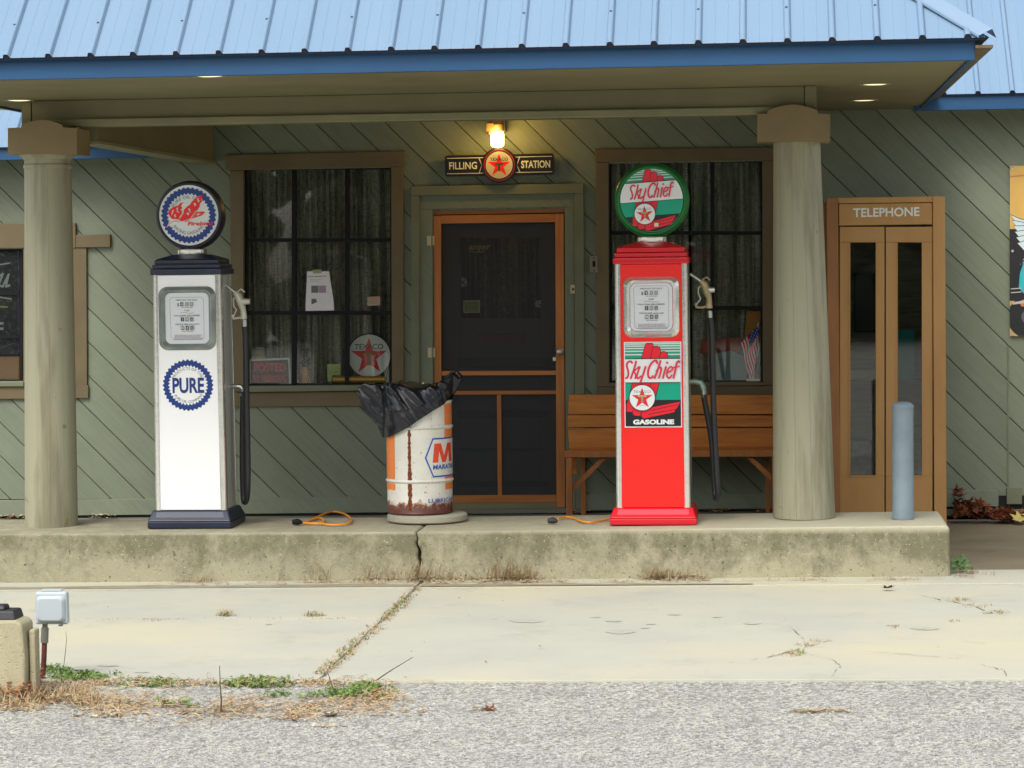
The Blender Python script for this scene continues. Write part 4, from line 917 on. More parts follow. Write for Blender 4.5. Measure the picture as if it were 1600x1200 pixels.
bb('top_rail', xB, xC, 0, .06, zh1+.001, zT, bm_, bevel=.002)
hd = bb('header_panel', xB+.004, xC-.002, .008, .05, zh0+.006, zh1-.003, bm_, bevel=.003)
so, s = art_px(yb0, (1385, 331)); A = Art(); A.text('TELEPHONE', 0, 0, 13.5*s, (.74,.77,.70), w=104*s, bold=.022); lt = A.build('lettering', t, (0,0,0)); lt.location = (so.x-bo.x, .0075, P(1385,338,yb0).z-zb0); lt.rotation_euler.y = -.004
bb('floor', xB, xC, .01, dpt-.05, zb0, zb0+.02, M['dark'])
for i, (x0, x1, g0, g1) in enumerate(((1312,1382,1328,1369),(1384,1457,1402,1441))):
    d_ = ppart('folding_door', [(x0,354.6),(x1,354.2),(x1,378),(x0,378.5)], yb0+.012, yb0+.045, bm_, t, bevel=.002)
    ppart('door_rail', [(x0,744),(x1,743.6),(x1,815),(x0,815)], yb0+.012, yb0+.045, bm_, d_, bevel=.002)
    ppart('door_stile', [(x0,378.8),(g0,378.6),(g0,743.7),(x0,743.8)], yb0+.012, yb0+.045, bm_, d_, bevel=.002); ppart('door_stile', [(g1,378.4),(x1,378.2),(x1,743.4),(g1,743.6)], yb0+.012, yb0+.045, bm_, d_, bevel=.002)
    fr = MB()
    for r_ in ((g0-1.6,376,g0+.6,746),(g1-.6,376,g1+1.6,746),(g0+.8,376,g1-.8,378.6),(g0+.8,742.6,g1-.8,745.4)): fr.prism(px_poly(q(*r_), yb0+.006), yb0+.006, yb0+.0115)
    part('glazing_bead', fr, bm_, d_)
    ppart('pane', q(g0-.5, 378, g1+.5, 744), yb0+.028, yb0+.032, M['glass'], d_)
# what shows through its glass: phone, shelf and a teal notice
bx_ = (xB+xC)/2; ph_ = part('telephone', MB().box(xB+.12, xB+.30, yb0+.66, yb0+.775, 1.35, 1.75), M['black'], t, bevel=.01); 
bb('shelf', xB+.02, xC-.02, .52, .77, 1.0, 1.03, mat('booth_shelf', (.13,.12,.09), .6)); bb('directory', xB+.06, xB+.26, .56, .70, 1.031, 1.10, mat('directory', (.20,.21,.17), .7), bevel=.004)
for k in range(9): bb('back_slat', xB+.01, xC-.01, dpt-.052, dpt-.041, 1.28+k*.105, 1.28+k*.105+.095, bpy.data.materials['booth_inside'], bevel=.004)
tl = P(1408, 520, yb0+.6); tag(build('teal_notice', MB().box(tl.x-.02, tl.x+.09, yb0+.60, yb0+.605, tl.z-.33, tl.z+.02), ink((.0,.20,.20), .7)), 'teal paper hanging inside the right glass of the telephone booth', 'notice')
pl = P(1345, 715, yb0+.3); tag(build('paper_bag', MB().frus((pl.x-.09,pl.x+.09,yb0+.22,yb0+.4,zb0+.021),(pl.x-.075,pl.x+.075,yb0+.25,yb0+.38,pl.z+.12)), mat('grey_sack', (.16,.17,.14), .8, col2=(.09,.10,.09), ns=20), bevel=.02), 'grey sack on the floor inside the left glass of the telephone booth', 'sack')
# bollard
b = CT(1410, 812); b.y += .06; b = Vector((P(1411,812,b.y).x, b.y, gz(b.x,.302))); hB = P(1409, 628, b.y).z-b.z; rB = 16.7/265
t = thing('bollard', 'blue grey painted round steel post on the right end of the curb', 'bollard', b)
build('post', MB().lathe([(rB+.004,0),(rB+.004,.012),(rB,.02),(rB,hB-.035)], n=32), M['bollard'], t, local=True)
build('cap', MB().lathe([(rB+.002,hB-.035),(rB+.002,hB-.022),(rB*.86,hB-.008),(rB*.5,hB),(0,hB+.001)], n=32), M['bollard'], t, local=True); t.rotation_euler.y = .002
# ================================================================== PUMPS
def pump(kind, base_px, base_py, s0, label, D):
    b = G(base_px, base_py, .303); t = thing('gas_pump', label, 'gas pump', b, 'restored petrol pumps on the curb'); s = 1/s0
    def bd(name, mb, m, par=t, **k): return build(name, mb, m, par, local=True, **k)
    body, head, basem = D['body'], D['head'], D['base']
    # plinth
    wB, wb2 = D['bw']*s/2, D['bw2']*s/2; hb = D['bh']*s; h1 = hb*.40
    bd('plinth', MB().frus((-wB,wB,0,.44,.0),(-wB,wB,0,.44,h1)).frus((-wB,wB,.0,.44,h1+.0005),(-wb2,wb2,.045,.40,hb)), basem, bevel=.008, seg=3)
    bd('plinth_face', MB().frus((-wb2*.93,wb2*.93,.004,.02,h1+.004),(-wb2*.9,wb2*.9,.038,.05,hb-.006)), D['face'], bevel=.004)
    # tapered case
    zb_, zt_ = hb, D['bt']*s; wb, wt = D['cw0']*s/2, D['cw1']*s/2; yb_, dp = .05, .345; c = .028
    bd('case', MB().frus((-wb+.012,wb-.012,yb_+.012,yb_+dp-.012,zb_),(-wt+.012,wt-.012,yb_+.012,yb_+dp-.012,zt_)), D['inner'])
    bd('front_panel', MB().frus((-wb+c,wb-c,yb_,yb_+.011,zb_+.002),(-wt+c,wt-c,yb_,yb_+.011,zt_-.002)), body, bevel=.002)
    for sg in (-1, 1):
        w0, w1 = sg*wb, sg*wt; e0, e1 = sg*(wb-.011), sg*(wt-.011)
        bd('side_panel', MB().frus((min(w0,e0),max(w0,e0),yb_+.05,yb_+dp-.05,zb_+.002),(min(w1,e1),max(w1,e1),yb_+.05,yb_+dp-.05,zt_-.002)), D['side'], bevel=.002)
        for yy0, sy in ((yb_, 1), (yb_+dp, -1)):         # rounded corner trims
            mb = MB(); pr = []
            rr_ = .030
            for i in range(7):
                a = R(90*i/6); pr.append((rr_-rr_*math.cos(a) , rr_-rr_*math.sin(a)))   # x in from side, y in from front
            pr = [(.0,.052)]+pr[::1]+[(.034,-.0)]
            vs = []
            for z, w in ((zb_, wb), (zt_, wt)):
                for px_, py_ in pr: vs.append((sg*(w+.004-px_), yy0+sy*(py_-.004), z))
            n = len(pr); mb.add(vs, [(i, i+1, n+i+1, n+i) for i in range(n-1)], 0, True)
            mb.add([(v[0]-sg*.006, v[1]+sy*.006, v[2]) for v in vs], [(i, i+1, n+i+1, n+i) for i in range(n-1)], 0, True)
            bd('corner_trim', mb, M['chrome'])
    # stepped head
    z = zt_; hh = D['hh']*s
    for k, (gw, f0, f1) in enumerate(((.012,0,.40),(.003,.41,.68),(-.010,.69,1.0))):
        bd('head_tier', MB().box(-wt-gw, wt+gw, yb_-gw, yb_+dp+gw, z+hh*f0, z+hh*f1), head, bevel=.009, seg=3)
    zn = z+hh; bd('head_top', MB().frus((-wt+.012,wt-.012,yb_+.012,yb_+dp-.012,zn+.0005),(-.10,.10,yb_+.09,yb_+dp-.09,zn+D['pk']*s)), head, bevel=.006)
    zn += D['pk']*s; yc_ = yb_+dp/2; bd('neck', MB().lathe([(.088,.0),(.090,.004),(.090,.030),(.084,.034)], (0,yc_,zn), 32), M['chrome'])
    # globe
    gr, lr = D['gr']*s, D['lr']*s; gz_ = zn+.026+gr; g_ = thing_part('globe', t, (D['gx']*s, yc_, gz_), MB().lathe([(lr-.002,-.058),(lr+.001,-.066),(lr+.008,-.070),(lr+.016,-.068),(gr-.004,-.040),(gr,-.015),(gr,.02),(gr-.006,.045),(lr+.012,.072),(lr,.072),(lr*.6,.078),(0,.08)], n=56, axis='Y'), D['gm'])
    bd('lens', MB().lathe([(0,-.069),(lr*.6,-.0685),(lr+.001,-.064)], n=56, axis='Y'), mat('globe_lens_'+kind, (.74,.78,.76), .12, coat=.5), g_)
    A = Art(clip=None, eps=.0003); D['art'](A, lr); A.build('lens_print', g_, (0,-.0693,0))
    # meter window
    mx, mz, mw, mh = D['mx']*s, D['mz']*s, D['mw']*s, D['mh']*s
    yf = yb_-.001
    def ringm(r0, r1, y0_, y1_, m, nm, rad0, rad1):
        a = rr_pts(-r0[0], -r0[1], r0[0], r0[1], rad0, 6); b2 = rr_pts(-r1[0], -r1[1], r1[0], r1[1], rad1, 6); n = len(a)
        mids = [((p[0]+q2[0])/2, (p[1]+q2[1])/2) for p, q2 in zip(a, b2)]
        vs = [(x,y0_,z2) for x,z2 in a]+[(x,y1_,z2) for x,z2 in mids]+[(x,y0_+.004,z2) for x,z2 in b2]
        o = bd(nm, MB().add(vs, [(i,(i+1)%n,n+(i+1)%n,n+i) for i in range(n)]+[(n+i,n+(i+1)%n,2*n+(i+1)%n,2*n+i) for i in range(n)], 0, True), m); o.location = (mx, yf, mz); return o
    ringm((mw/2, mh/2), (mw/2-.043, mh/2-.040), 0, -.024, D['bez'], 'meter_bezel', .055, .035)
    mf = bd('meter_face', MB().prism(rr_pts(-mw/2+.042,-mh/2+.039,mw/2-.042,mh/2-.039,.036), -.003, .0), mat('meter_white_'+kind, (.66,.69,.72), .25)); mf.location = (mx, yf, mz)
    A = Art(eps=.0002); k = s/10
    f = lambda x, y: ((x-390)*k, (610-y)*k)
    ins = [(115,310),(150,275),(620,275),(658,310),(660,905),(625,945),(160,945),(128,905)]; A.line([f(*p) for p in ins], 5*k, (.20,.20,.22), True)
    tx = lambda s_, x, y, h, w, c=(.08,.08,.09), bo=.01: A.text(s_, f(x,0)[0], f(0,y+h/2)[1], h*k, c, w=w*k, bold=bo)
    tx('AMOUNT OF SALE', 386, 318, 22, 350); tx('$', 249, 390, 48, 40); tx('TAX INCLUDED', 390, 437, 13, 190); tx('THIS', 385, 485, 22, 85)
    A.line([f(280,518),(f(340,514)),f(390,524),f(440,530),f(505,522)], 5*k, (.2,.2,.2))
    tx('GALLONS DELIVERED', 390, 565, 22, 420); tx('CENTS PER GALLON', 392, 703, 22, 390); tx('TAX INCLUDED', 396, 815, 13, 190)
    def cell(x, y, ch, dark, w=50, h=62):
        A.rect(*f(x-w/2,y+h/2), *f(x+w/2,y-h/2), (.05,.05,.06)) 
        if not dark: A.rect(*f(x-w/2+6,y+h/2-6), *f(x+w/2-6,y-h/2+6), (.60,.62,.64))
        if ch == '/':
            A.text('1', f(x-10,0)[0], f(0,y+2)[1], 26*k, (.7,.7,.7)); A.text('2', f(x+11,0)[0], f(0,y+26)[1], 26*k, (.7,.7,.7)); A.line([f(x-16,y+24), f(x+16,y-24)], 4*k, (.7,.7,.7))
        else: A.text(ch, f(x,0)[0], f(0,y+23)[1], 46*k, (.7,.7,.7) if dark else (.08,.08,.09), bold=.0)
    cell(310,385,'4',True); cell(394,385,'0',False); cell(466,385,'0',False); A.text('.', f(352,0)[0], f(0,410)[1], 40*k, (.08,.08,.09))
    cell(316,624,'1',True); cell(390,624,'5',False); cell(466,624,'/',True); cell(316,760,'2',False); cell(394,760,'4',True); cell(470,760,'/',True)
    rr2 = random.Random(3)
    for j, (y, c) in enumerate(((874,(.45,.25,.28)),(893,(.4,.3,.32)),(913,(.3,.3,.32)),(934,(.3,.3,.32)))):
        x = 180
        while x < 600: w = rr2.uniform(14, 50); A.rect(*f(x, y+4), *f(x+w, y-4), c); A.lay -= 1; x += w+8
        A.lay += 1
    A.build('meter_print', mf, (0,-.0036,0))
    # emblem
    A = Art(eps=.0003); D['emb'](A, s); A.build('emblem', t, (0, yb_-.0006, 0))
    # nozzle, pipe, hose
    nx = D['nx']; hy = yb_+.16; cs, cp_ = D['cast'], s
    V = lambda x, y: (x*s, hy, y*s)
    nz = bd('nozzle', MB().tube([V(*p) for p in nx['body']], [r_*s for r_ in nx['rb']], 14), cs)
    bd('spout', MB().tube([V(*nx['sp'][0]), V(*nx['sp'][1])], 2.6*s, 12), M['steel'], nz)
    bd('valve_cap', MB().tube([V(*nx['cap'][0]), V(*nx['cap'][1])], [5.2*s, 4.6*s], 14), M['steel'] if kind == 'red' else cs, nz)
    bd('hook', MB().tube([V(*p) for p in nx['hook']], 1.3*s, 8), cs, nz)
    bd('lever', MB().tube([V(*p) for p in nx['lever']], 1.0*s, 8), ink((.6,.6,.55)), nz)
    bd('guard', MB().tube([V(*p) for p in nx['guard']], 2.0*s, 8), cs, nz)
    bd('ferrule', MB().tube([V(*nx['fer'][0]), V(*nx['fer'][1])], 4.2*s, 14), M['steel'])
    Vh = lambda p: (p[0]*s, hy+(p[2] if len(p) > 2 else 0), p[1]*s)
    pts = nx['hose']; fine = []
    for i in range(len(pts)-1):                          # Catmull-Rom
        p0, p1, p2, p3 = pts[max(i-1,0)], pts[i], pts[i+1], pts[min(i+2,len(pts)-1)]
        for j in range(6):
            u = j/6; fine.append(tuple(.5*((2*p1[a])+(-p0[a]+p2[a])*u+(2*p0[a]-5*p1[a]+4*p2[a]-p3[a])*u*u+(-p0[a]+3*p1[a]-3*p2[a]+p3[a])*u**3) for a in range(3)))
    fine.append(pts[-1]); bd('hose', MB().tube([Vh(p) for p in fine], 4.7*s, 14), M['rubber'])
    el = nx['elbow']; bd('elbow', MB().tube([(p[0]*s, hy+.05, p[1]*s) for p in el[0]], [r_*s for r_ in el[1]], 14), el[2]); bd('hose_coupling', MB().tube([(p[0]*s, hy+.05, p[1]*s) for p in el[3]], 4.6*s, 14), M['steel'])
    return t
def thing_part(name, parent, loc, mb, m): o = build(name, mb, m, parent, local=True); o.location = loc; return o
# pixel offsets measured on each pump: x from its (leaning) centre line, y up from the foot
def firebird(A, lr):
    k = lr/472; f = lambda p: ((p[0]-560)*k, (635-p[1])*k)
    A.ring(0, 0, 446*k, 352*k, BLUE, teeth=36, ti=32*k)
    A.text('PURE OIL CO', 0, 0, 48*k, (.10,.10,.12), w=460*k, bold=.0, arc=(262*k, R(102), 1)); A.text('RACING GASOLINE', 0, 0, 46*k, (.10,.10,.12), w=560*k, bold=.0, arc=(300*k, R(-92), -1))
    rd = (.80,.02,.02); pale = (.72,.32,.30)
    A.poly([f(p) for p in [(200,832),(225,770),(320,722),(350,710),(430,738),(330,752),(260,775)]], pale); A.poly([f(p) for p in [(235,800),(245,775),(330,733),(400,742),(300,768)]], WHITE)
    A.poly([f(p) for p in [(235,600),(248,560),(300,510),(350,490),(400,478),(425,445),(497,428),(448,470),(440,500),(470,515),(430,545),(465,570),(445,590),(462,600),(420,650),(405,700),(350,690),(300,690),(262,650)]], rd)
    A.poly([f(p) for p in [(405,705),(455,640),(480,600),(490,545),(560,482),(590,470),(610,430),(680,362),(715,345),(800,315),(772,352),(805,352),(770,392),(785,420),(745,450),(740,500),(700,560),(665,620),(600,690),(520,737),(430,722)]], rd)
    A.poly([f(p) for p in [(600,690),(650,650),(690,600),(720,562),(705,592),(762,578),(828,585),(775,640),(700,662),(640,680)]], rd)
    for pl_ in ([(300,560),(330,540),(310,600),(285,640)],[(370,520),(400,505),(385,560),(420,590),(380,585)],[(560,520),(600,545),(575,560),(610,590),(570,580)],[(640,450),(660,470),(650,500),(690,470),(665,440)],[(700,380),(740,365),(715,405),(755,400),(720,440)],[(540,590),(575,600),(560,640),(530,610)],[(690,620),(740,600),(725,622),(770,612),(700,645)],[(330,630),(350,610),(365,650),(345,665)]): A.poly([f(p) for p in pl_], (.72,.62,.60))
    A.line([f(p) for p in [(470,730),(590,690),(640,620),(690,560)]], 7*k, WHITE)
    A.text('Firebird', 180*k, -160*k, 58*k, (.78,.02,.02), w=400*k, bold=.025, shear=.22)
def pure(A, s):
    cx, cz = D1['ex']*s, D1['ez']*s; A.ring(cx, cz, 41.5*s, 32.5*s, BLUE, teeth=36, ti=3.2*s)
    A.text('PRODUCTS OF THE', cx, cz, 4.3*s, (.10,.12,.16), w=54*s, bold=0, arc=(24.3*s, R(92), 1)); A.text('PURE OIL COMPANY', cx, cz, 4.3*s, (.10,.12,.16), w=56*s, bold=0, arc=(28.5*s, R(-88), -1)); A.text('PURE', cx, cz-11.5*s, 23*s, BLUE, w=52*s, bold=.03)
D1 = dict(body=M['white_gloss'], head=M['navy'], base=M['navy'], face=mat('navy_face', (.035,.050,.085), .4), inner=M['grey_panel'], side=M['grey_panel'], bez=mat('bezel_grey', (.36,.40,.37), .3, .7, col2=(.24,.29,.28), ns=9), gm=M['globe_black'], cast=M['cast_pale'],
    bw=135, bw2=122, bh=28, bt=402, cw0=114, cw1=109, hh=24, pk=8, gr=55.5, lr=47.8, gx=-.5, mx=0.5, mz=333, mw=92, mh=101, ex=-.3, ez=227, art=firebird, emb=pure,
    nx=dict(body=[(69,373),(74,367),(79,354),(82,345),(83,330)], rb=[4,6,6,4.6,5.5], sp=((54,385),(70,372)), cap=((80,358),(93,358)), hook=[(74,366),(74,374),(79,378),(85,373)], lever=[(72,366),(66,362),(67,350),(71,345),(66,334)], guard=[(83,333),(74,332),(66,331),(64,337)],
            fer=((83.5,329),(84,316)), hose=[(84,318,0),(85,300,0),(85,250,0),(85,180,0),(85,100,0),(84,60,.0),(81,42,.02),(76.5,36,.035),(74,50,.05),(73.5,100,.05),(75,160,.05),(76.5,200,.05),(76,214,.05)],
            elbow=([(54,222),(66,222),(73,221),(76,217)], [3,4,4.5,4.5], M['steel'], [(76,216),(76,206)])))
pump('white', 295.5, 826, 264, 'tall white petrol pump with navy base and a dark globe showing a red bird', D1)
def skychief(A, u, T, ext=0):
    A.T = T; k = u; f = lambda p: (p[0]*k, -p[1]*k); L0, L1 = 60-ext, 752+ext
    pp = lambda pts, c: A.poly([f(p) for p in pts], c); ln = lambda pts, w, c=BLK: A.line([f(p) for p in pts], w*k, c)
    pp([(L0,60-ext),(L1,60-ext),(L1,275),(L0,275)], (.74,.77,.75))
    for y0, y1 in ((72,82),(95,106),(121,136),(151,171),(186,213),(230,275)): pp([(L0,y0),(L1,y0),(L1,y1),(L0,y1)], (.02,.34,.21) if y0 > 90 else (.25,.45,.38))
    rd = (.80,.012,.03)
    for pts in ([(262,275),(318,92),(332,80),(400,80),(416,96),(416,125),(382,275)],[(378,275),(408,142),(428,121),(452,116),(480,122),(502,148),(508,185),(492,275)],[(490,275),(505,203),(525,186),(548,182),(572,190),(593,215),(600,275)]): pp(pts, rd); ln(pts, 7)
    pp([(L0,575),(L1,575),(L1,790),(L0,790)], (.0,.36,.22)); pp([(L0,790),(L1,790),(L1,1118+ext),(L0,1118+ext)], BLK)
    pp([(150,572),(488,572),(438,750),(380,880),(250,940),(75,935),(75,850),(98,790)], rd); ln([(488,572),(438,750)], 8); ln([(150,572),(98,790)], 8); ln([(382,572),(365,640)], 6); ln([(262,572),(250,640)], 6)
    pp([(150,935),(165,890),(260,920),(245,988),(175,985),(152,960)], rd); pp([(258,930),(400,880),(740,815),(735,845),(690,908),(668,945),(285,1022),(256,990)], rd); ln([(150,940),(165,890)], 6); ln([(256,985),(262,930)], 6); ln([(385,918),(560,880),(735,848)], 6); ln([(345,972),(520,935),(692,910)], 6); ln([(300,900),(420,872)], 6)
    pp([(L0,278),(L1,278),(L1,568),(L0,568)], WHITE); ln([(L0,272),(L1,272)], 8); ln([(L0,571),(L1,571)], 8)
    sr = (.70,.03,.07)
    def stroke(pts, w=25, cl=False):
        fn = []
        for i in range(len(pts)-1):
            p0, p1, p2, p3 = pts[max(i-1,0)], pts[i], pts[i+1], pts[min(i+2,len(pts)-1)]
            for j in range(5): v = j/5; fn.append(tuple(.5*((2*p1[a])+(-p0[a]+p2[a])*v+(2*p0[a]-5*p1[a]+4*p2[a]-p3[a])*v*v+(-p0[a]+3*p1[a]-3*p2[a]+p3[a])*v**3) for a in (0,1)))
        fn.append(pts[-1]); ln(fn, w, sr)
    # hand-drawn slanted script
    stroke([(150,325),(138,308),(110,308),(85,335),(84,375),(98,420),(100,465),(88,503),(66,515)]); stroke([(200,305),(170,410),(130,518)]); stroke([(235,372),(160,440)], 18); stroke([(165,430),(192,470),(186,518)], 20)
    stroke([(246,372),(214,460),(208,505),(228,516),(256,490)], 22); stroke([(318,372),(285,470),(252,568)], 24)
    stroke([(462,330),(455,300),(425,300),(388,335),(355,400),(347,470),(362,510),(392,508),(410,488)]); stroke([(505,300),(465,420),(430,515)]); stroke([(452,430),(490,385),(512,392),(505,440),(482,515)], 22)
    stroke([(572,375),(550,450),(532,515)], 24); A.disc(*f((588,324)), 15*k, sr, 16); stroke([(585,450),(640,425),(655,392),(635,375),(602,400),(583,460),(590,505),(618,512),(645,480)], 20)
    stroke([(745,318),(728,306),(708,330),(690,410),(664,515)], 24); stroke([(668,385),(742,372)], 16)
    c = f((272,760)); A.disc(*c, 166*k, BLK); A.disc(*c, 158*k, WHITE); A.star(c[0], c[1]-8*k, 138*k, RED)
    A.text('TEXACO', c[0], c[1]+62*k, 30*k, (.10,.14,.12), w=220*k, bold=0); A.rect(c[0]-54*k, c[1]+10*k, c[0]+54*k, c[1]+34*k, (.42,.40,.20)); A.rect(c[0]-13*k, c[1]-58*k, c[0]+13*k, c[1]+14*k, (.30,.30,.16))
    A.rect(c[0]-36*k, c[1]-98*k, c[0]+38*k, c[1]-92*k, (.5,.5,.45))
def sky_globe(A, lr):
    u = lr/486; A.clip = circ(0, 0, lr*.995, 56); a = R(3.6); ca, sa = math.cos(a), math.sin(a)
    def T(x, y):                                # rectangle art -> tilted, centred art
        X, Y = x-(390)*u, y+(555)*u; return (X*ca-Y*sa, X*sa+Y*ca)
    skychief(A, u, T, 300); A.T = lambda x, y: (x, y); A.rect(40*u, -410*u, 105*u, -352*u, (.72,.66,.45))
def sky_panel(A, s):
    k = s/8; ox, oz = D2['ex']*s-407*k, D2['ez']*s+597*k; A.rect(ox+48*k, oz-1135*k, ox+765*k, oz-62*k, WHITE); A.clip = [(ox+60*k,oz-1118*k),(ox+752*k,oz-1118*k),(ox+752*k,oz-72*k),(ox+60*k,oz-72*k)]
    skychief(A, k, lambda x, y: (x+ox, y+oz)); A.text('GASOLINE', 410*k, -1090*k, 54*k, WHITE, w=510*k, bold=.06)
D2 = dict(body=M['red_gloss'], head=M['red_head'], base=M['red_head'], face=mat('plinth_face_red', (.74,.035,.06), .35), inner=M['green_side'], side=M['green_side'], bez=M['chrome'], gm=M['globe_green'], cast=M['cast'],
    bw=136, bw2=124, bh=26, bt=408, cw0=115, cw1=112, hh=26, pk=8, gr=59, lr=49.3, gx=1.0, mx=0.2, mz=340.5, mw=88, mh=95, ex=1.5, ez=219.5, art=sky_globe, emb=sky_panel,
    nx=dict(body=[(76,380),(81,375),(86,363),(89,352),(89,337)], rb=[4,6,6.6,4.6,5.8], sp=((60,391),(76,380)), cap=((86,366),(98,366)), hook=[(80,375),(80,383),(86,386),(91,381)], lever=[(80,374),(73,370),(72,362),(76,352),(68,342)], guard=[(88,341),(78,338),(69,339),(67,345)],
            fer=((90,333),(91,319)), hose=[(91,322,0),(93,300,0),(94,240,0),(95,170,0),(98,100,0),(100,55,.0),(100,42,.01),(97,36,.03),(95,52,.05),(93,95,.05),(90,135,.05),(82,182,.05),(79,200,.05)],
            elbow=([(56,221),(66,221),(74,219),(78,212),(79,206)], [3.4,4,5,5,4.4], M['brass_green'], [(79,206),(79,196)])))
pump('red', 1020.5, 820.5, 266, 'tall red petrol pump with a green rimmed Sky Chief globe', D2)
# ================================================================== DRUM, BAG, PAD
po = CT(661, 818); po = Vector((po.x, po.y+.20, gz(po.x,.302)))
tag(build('concrete_pad', (lambda mb: mb)(MB().lathe([(.235,0),(.245,.008),(.245,.036),(.232,.046),(0,.046)], po, 40)), M['pad']), 'round grey concrete pad under the rusty white drum', 'pad')
Yd = po.y; dz = po.z+.0465; dc = P(656.5, 790, Yd); s = 1/(FPX/Yd*.998); rD = 51.5*s; hD = P(656, 630, Yd).z-dz
t = thing('oil_drum', 'rusty white and orange lubricant drum used as a litter bin', 'drum', (dc.x, Yd, dz))
zr = lambda py: P(656, py, Yd-rD).z-dz
h1, h2, h3 = zr(752)-.005, zr(668)-.005, zr(628)
def ringp(h, a=.009): return [(rD,h-.012),(rD+a*.6,h-.006),(rD+a,h),(rD+a*.6,h+.006),(rD,h+.012)]
build('shell', MB().lathe([(rD-.012,0),(rD,.006),(rD+.003,.012),(rD-.001,.02)]+ringp(h1)+ringp(h2)+[(rD,h3-.012),(rD+.006,h3-.004),(rD+.006,h3),(rD-.004,h3+.001),(rD-.008,h3-.02),(rD-.008,.05)], n=64), M['drum'], t, local=True)
A = Art(wrap=rD+.0008, eps=.0006); ang = lambda px: rD*math.asin(max(-1, min(1, (px-656.5)/51.5)))
for z0, z1 in ((zr(767), h1-.013), (h1+.013, h2-.013), (h2+.013, h3-.02)):
    A.poly([(ang(605.5)-.02,z0),(ang(623),z0),(ang(623),z1),(ang(605.5)-.02,z1)], ORG)
    A.lay = 0; A.poly([(rD*1.02,z0),(rD*1.9,z0),(rD*1.9,z1),(rD*1.02,z1)], ORG); A.lay = 0
rng = random.Random(4); sm = []; zz = .03
L_, R_ = [], []
while zz < h2+.03:
    w = rng.uniform(.006,.012)*(1.5-zz); L_.append((ang(648)-w, zz)); R_.append((ang(648)+w*rng.uniform(.7,1.1), zz)); zz += .012
for i in range(len(L_)-1): A.poly([L_[i],R_[i],R_[i+1],L_[i+1]], M['rust']); A.lay = 0
A.lay = 2; x0 = ang(671.5); hc = zr(716); hx = [(x0,hc),(x0+.05,hc+.118),(x0+.30,hc+.118),(x0+.35,hc),(x0+.30,hc-.118),(x0+.05,hc-.118)]
A.poly(hx, (.02,.08,.42)); A.poly([(x0+.010,hc),(x0+.055,hc+.109),(x0+.295,hc+.109),(x0+.34,hc),(x0+.295,hc-.109),(x0+.055,hc-.109)], (.64,.64,.58))
mx0 = ang(683); mr = (.72,.06,.02); A.poly([(mx0,hc-.03),(mx0+.012,hc+.085),(mx0+.060,hc+.085),(mx0+.085,hc+.01),(mx0+.115,hc+.085),(mx0+.165,hc+.085),(mx0+.175,hc-.03),(mx0+.135,hc-.03),(mx0+.130,hc+.04),(mx0+.10,hc-.03),(mx0+.068,hc-.03),(mx0+.045,hc+.04),(mx0+.038,hc-.03)], mr)
A.text('MARATHON', x0+.046, hc-.070, .027, (.02,.08,.42), w=.25, bold=.02, shear=.1, align='l'); A.text('LUBRICANTS', ang(675), zr(786), .024, (.05,.10,.38), w=.26, bold=.02, align='l')
for z_ in (zr(655), zr(646)): A.line([(ang(678), z_), (ang(706), z_)], .0018, (.30,.32,.34))
A.line([(ang(681),zr(661)),(ang(681),zr(645))], .002, (.40,.42,.42)); A.build('lettering', t, (0,0,0))
# plastic bag: an open arch of crumpled film draped over the drum
top = [(560,606),(572,600),(590,601),(605,600),(625,599),(650,602),(672,602),(688,598),(698,588),(708,581),(716,579.5),(721,587)]
bot = [(560,616),(568,640),(588,656),(599,683),(612,680),(630,672),(648,663),(662,653),(680,641),(698,630),(712,612),(721,592)]
def bagf(u, v):
    i = min(len(top)-2, int(u*(len(top)-1))); f = u*(len(top)-1)-i
    a = (top[i][0]+(top[i+1][0]-top[i][0])*f, top[i][1]+(top[i+1][1]-top[i][1])*f); b = (bot[i][0]+(bot[i+1][0]-bot[i][0])*f, bot[i][1]+(bot[i+1][1]-bot[i][1])*f)
    pa, pb = P(a[0], a[1], Yd), P(b[0], b[1], Yd); xx = pa.x+(pb.x-pa.x)*(1-math.sin(math.pi*v)**.6)
    dx = (xx-dc.x)/(rD+.02); dep = (rD+.030)*math.sqrt(max(0, 1-dx*dx)) if abs(dx) < 1 else 0
    dep = max(dep, .03+.03*math.sin(math.pi*u))
    ca, sa = math.cos(math.pi*v), math.sin(math.pi*v); sgn = 1 if ca > 0 else -1
    y = Yd-sgn*abs(ca)**.13*dep; z = pb.z+(pa.z-pb.z)*sa**.75
    xw = xx+.03*noise.noise(Vector((xx*7, y*7, z*7))); tt = (xw-dc.x)*1.0+(z-dz-h3)*.9; ss = (z-dz-h3)*1.0-(xw-dc.x)*.7
    q_ = Vector((tt*11, y*5, ss*2.2)); n1 = 1-2.4*abs(noise.noise(q_*1.0)); d2 = noise.voronoi(q_*1.1+Vector((5,3,1)))[0]; d3 = noise.voronoi(Vector((xx*22, y*18, z*17)))[0]
    n2 = d2[1]-d2[0]; n3 = d3[1]-d3[0]; hem = min(1, (abs(ca)<.93)*1.0+.35)
    amp = (.017*n1+.016*(n2-.3)+.003*(n3-.3))*hem
    out = Vector((dx*.5, -sgn*(.9 if abs(ca) > .25 else .2), .35*sa)).normalized()
    return Vector((xx, y, z))+out*max(-.004, amp-.004)+Vector((0,0,.010*n2*sa))
tag(build('bin_bag', MB().grid(bagf, 150, 110, smooth=True), M['bag'], fix=False), 'crumpled black plastic bag draped over the top of the drum', 'bag')
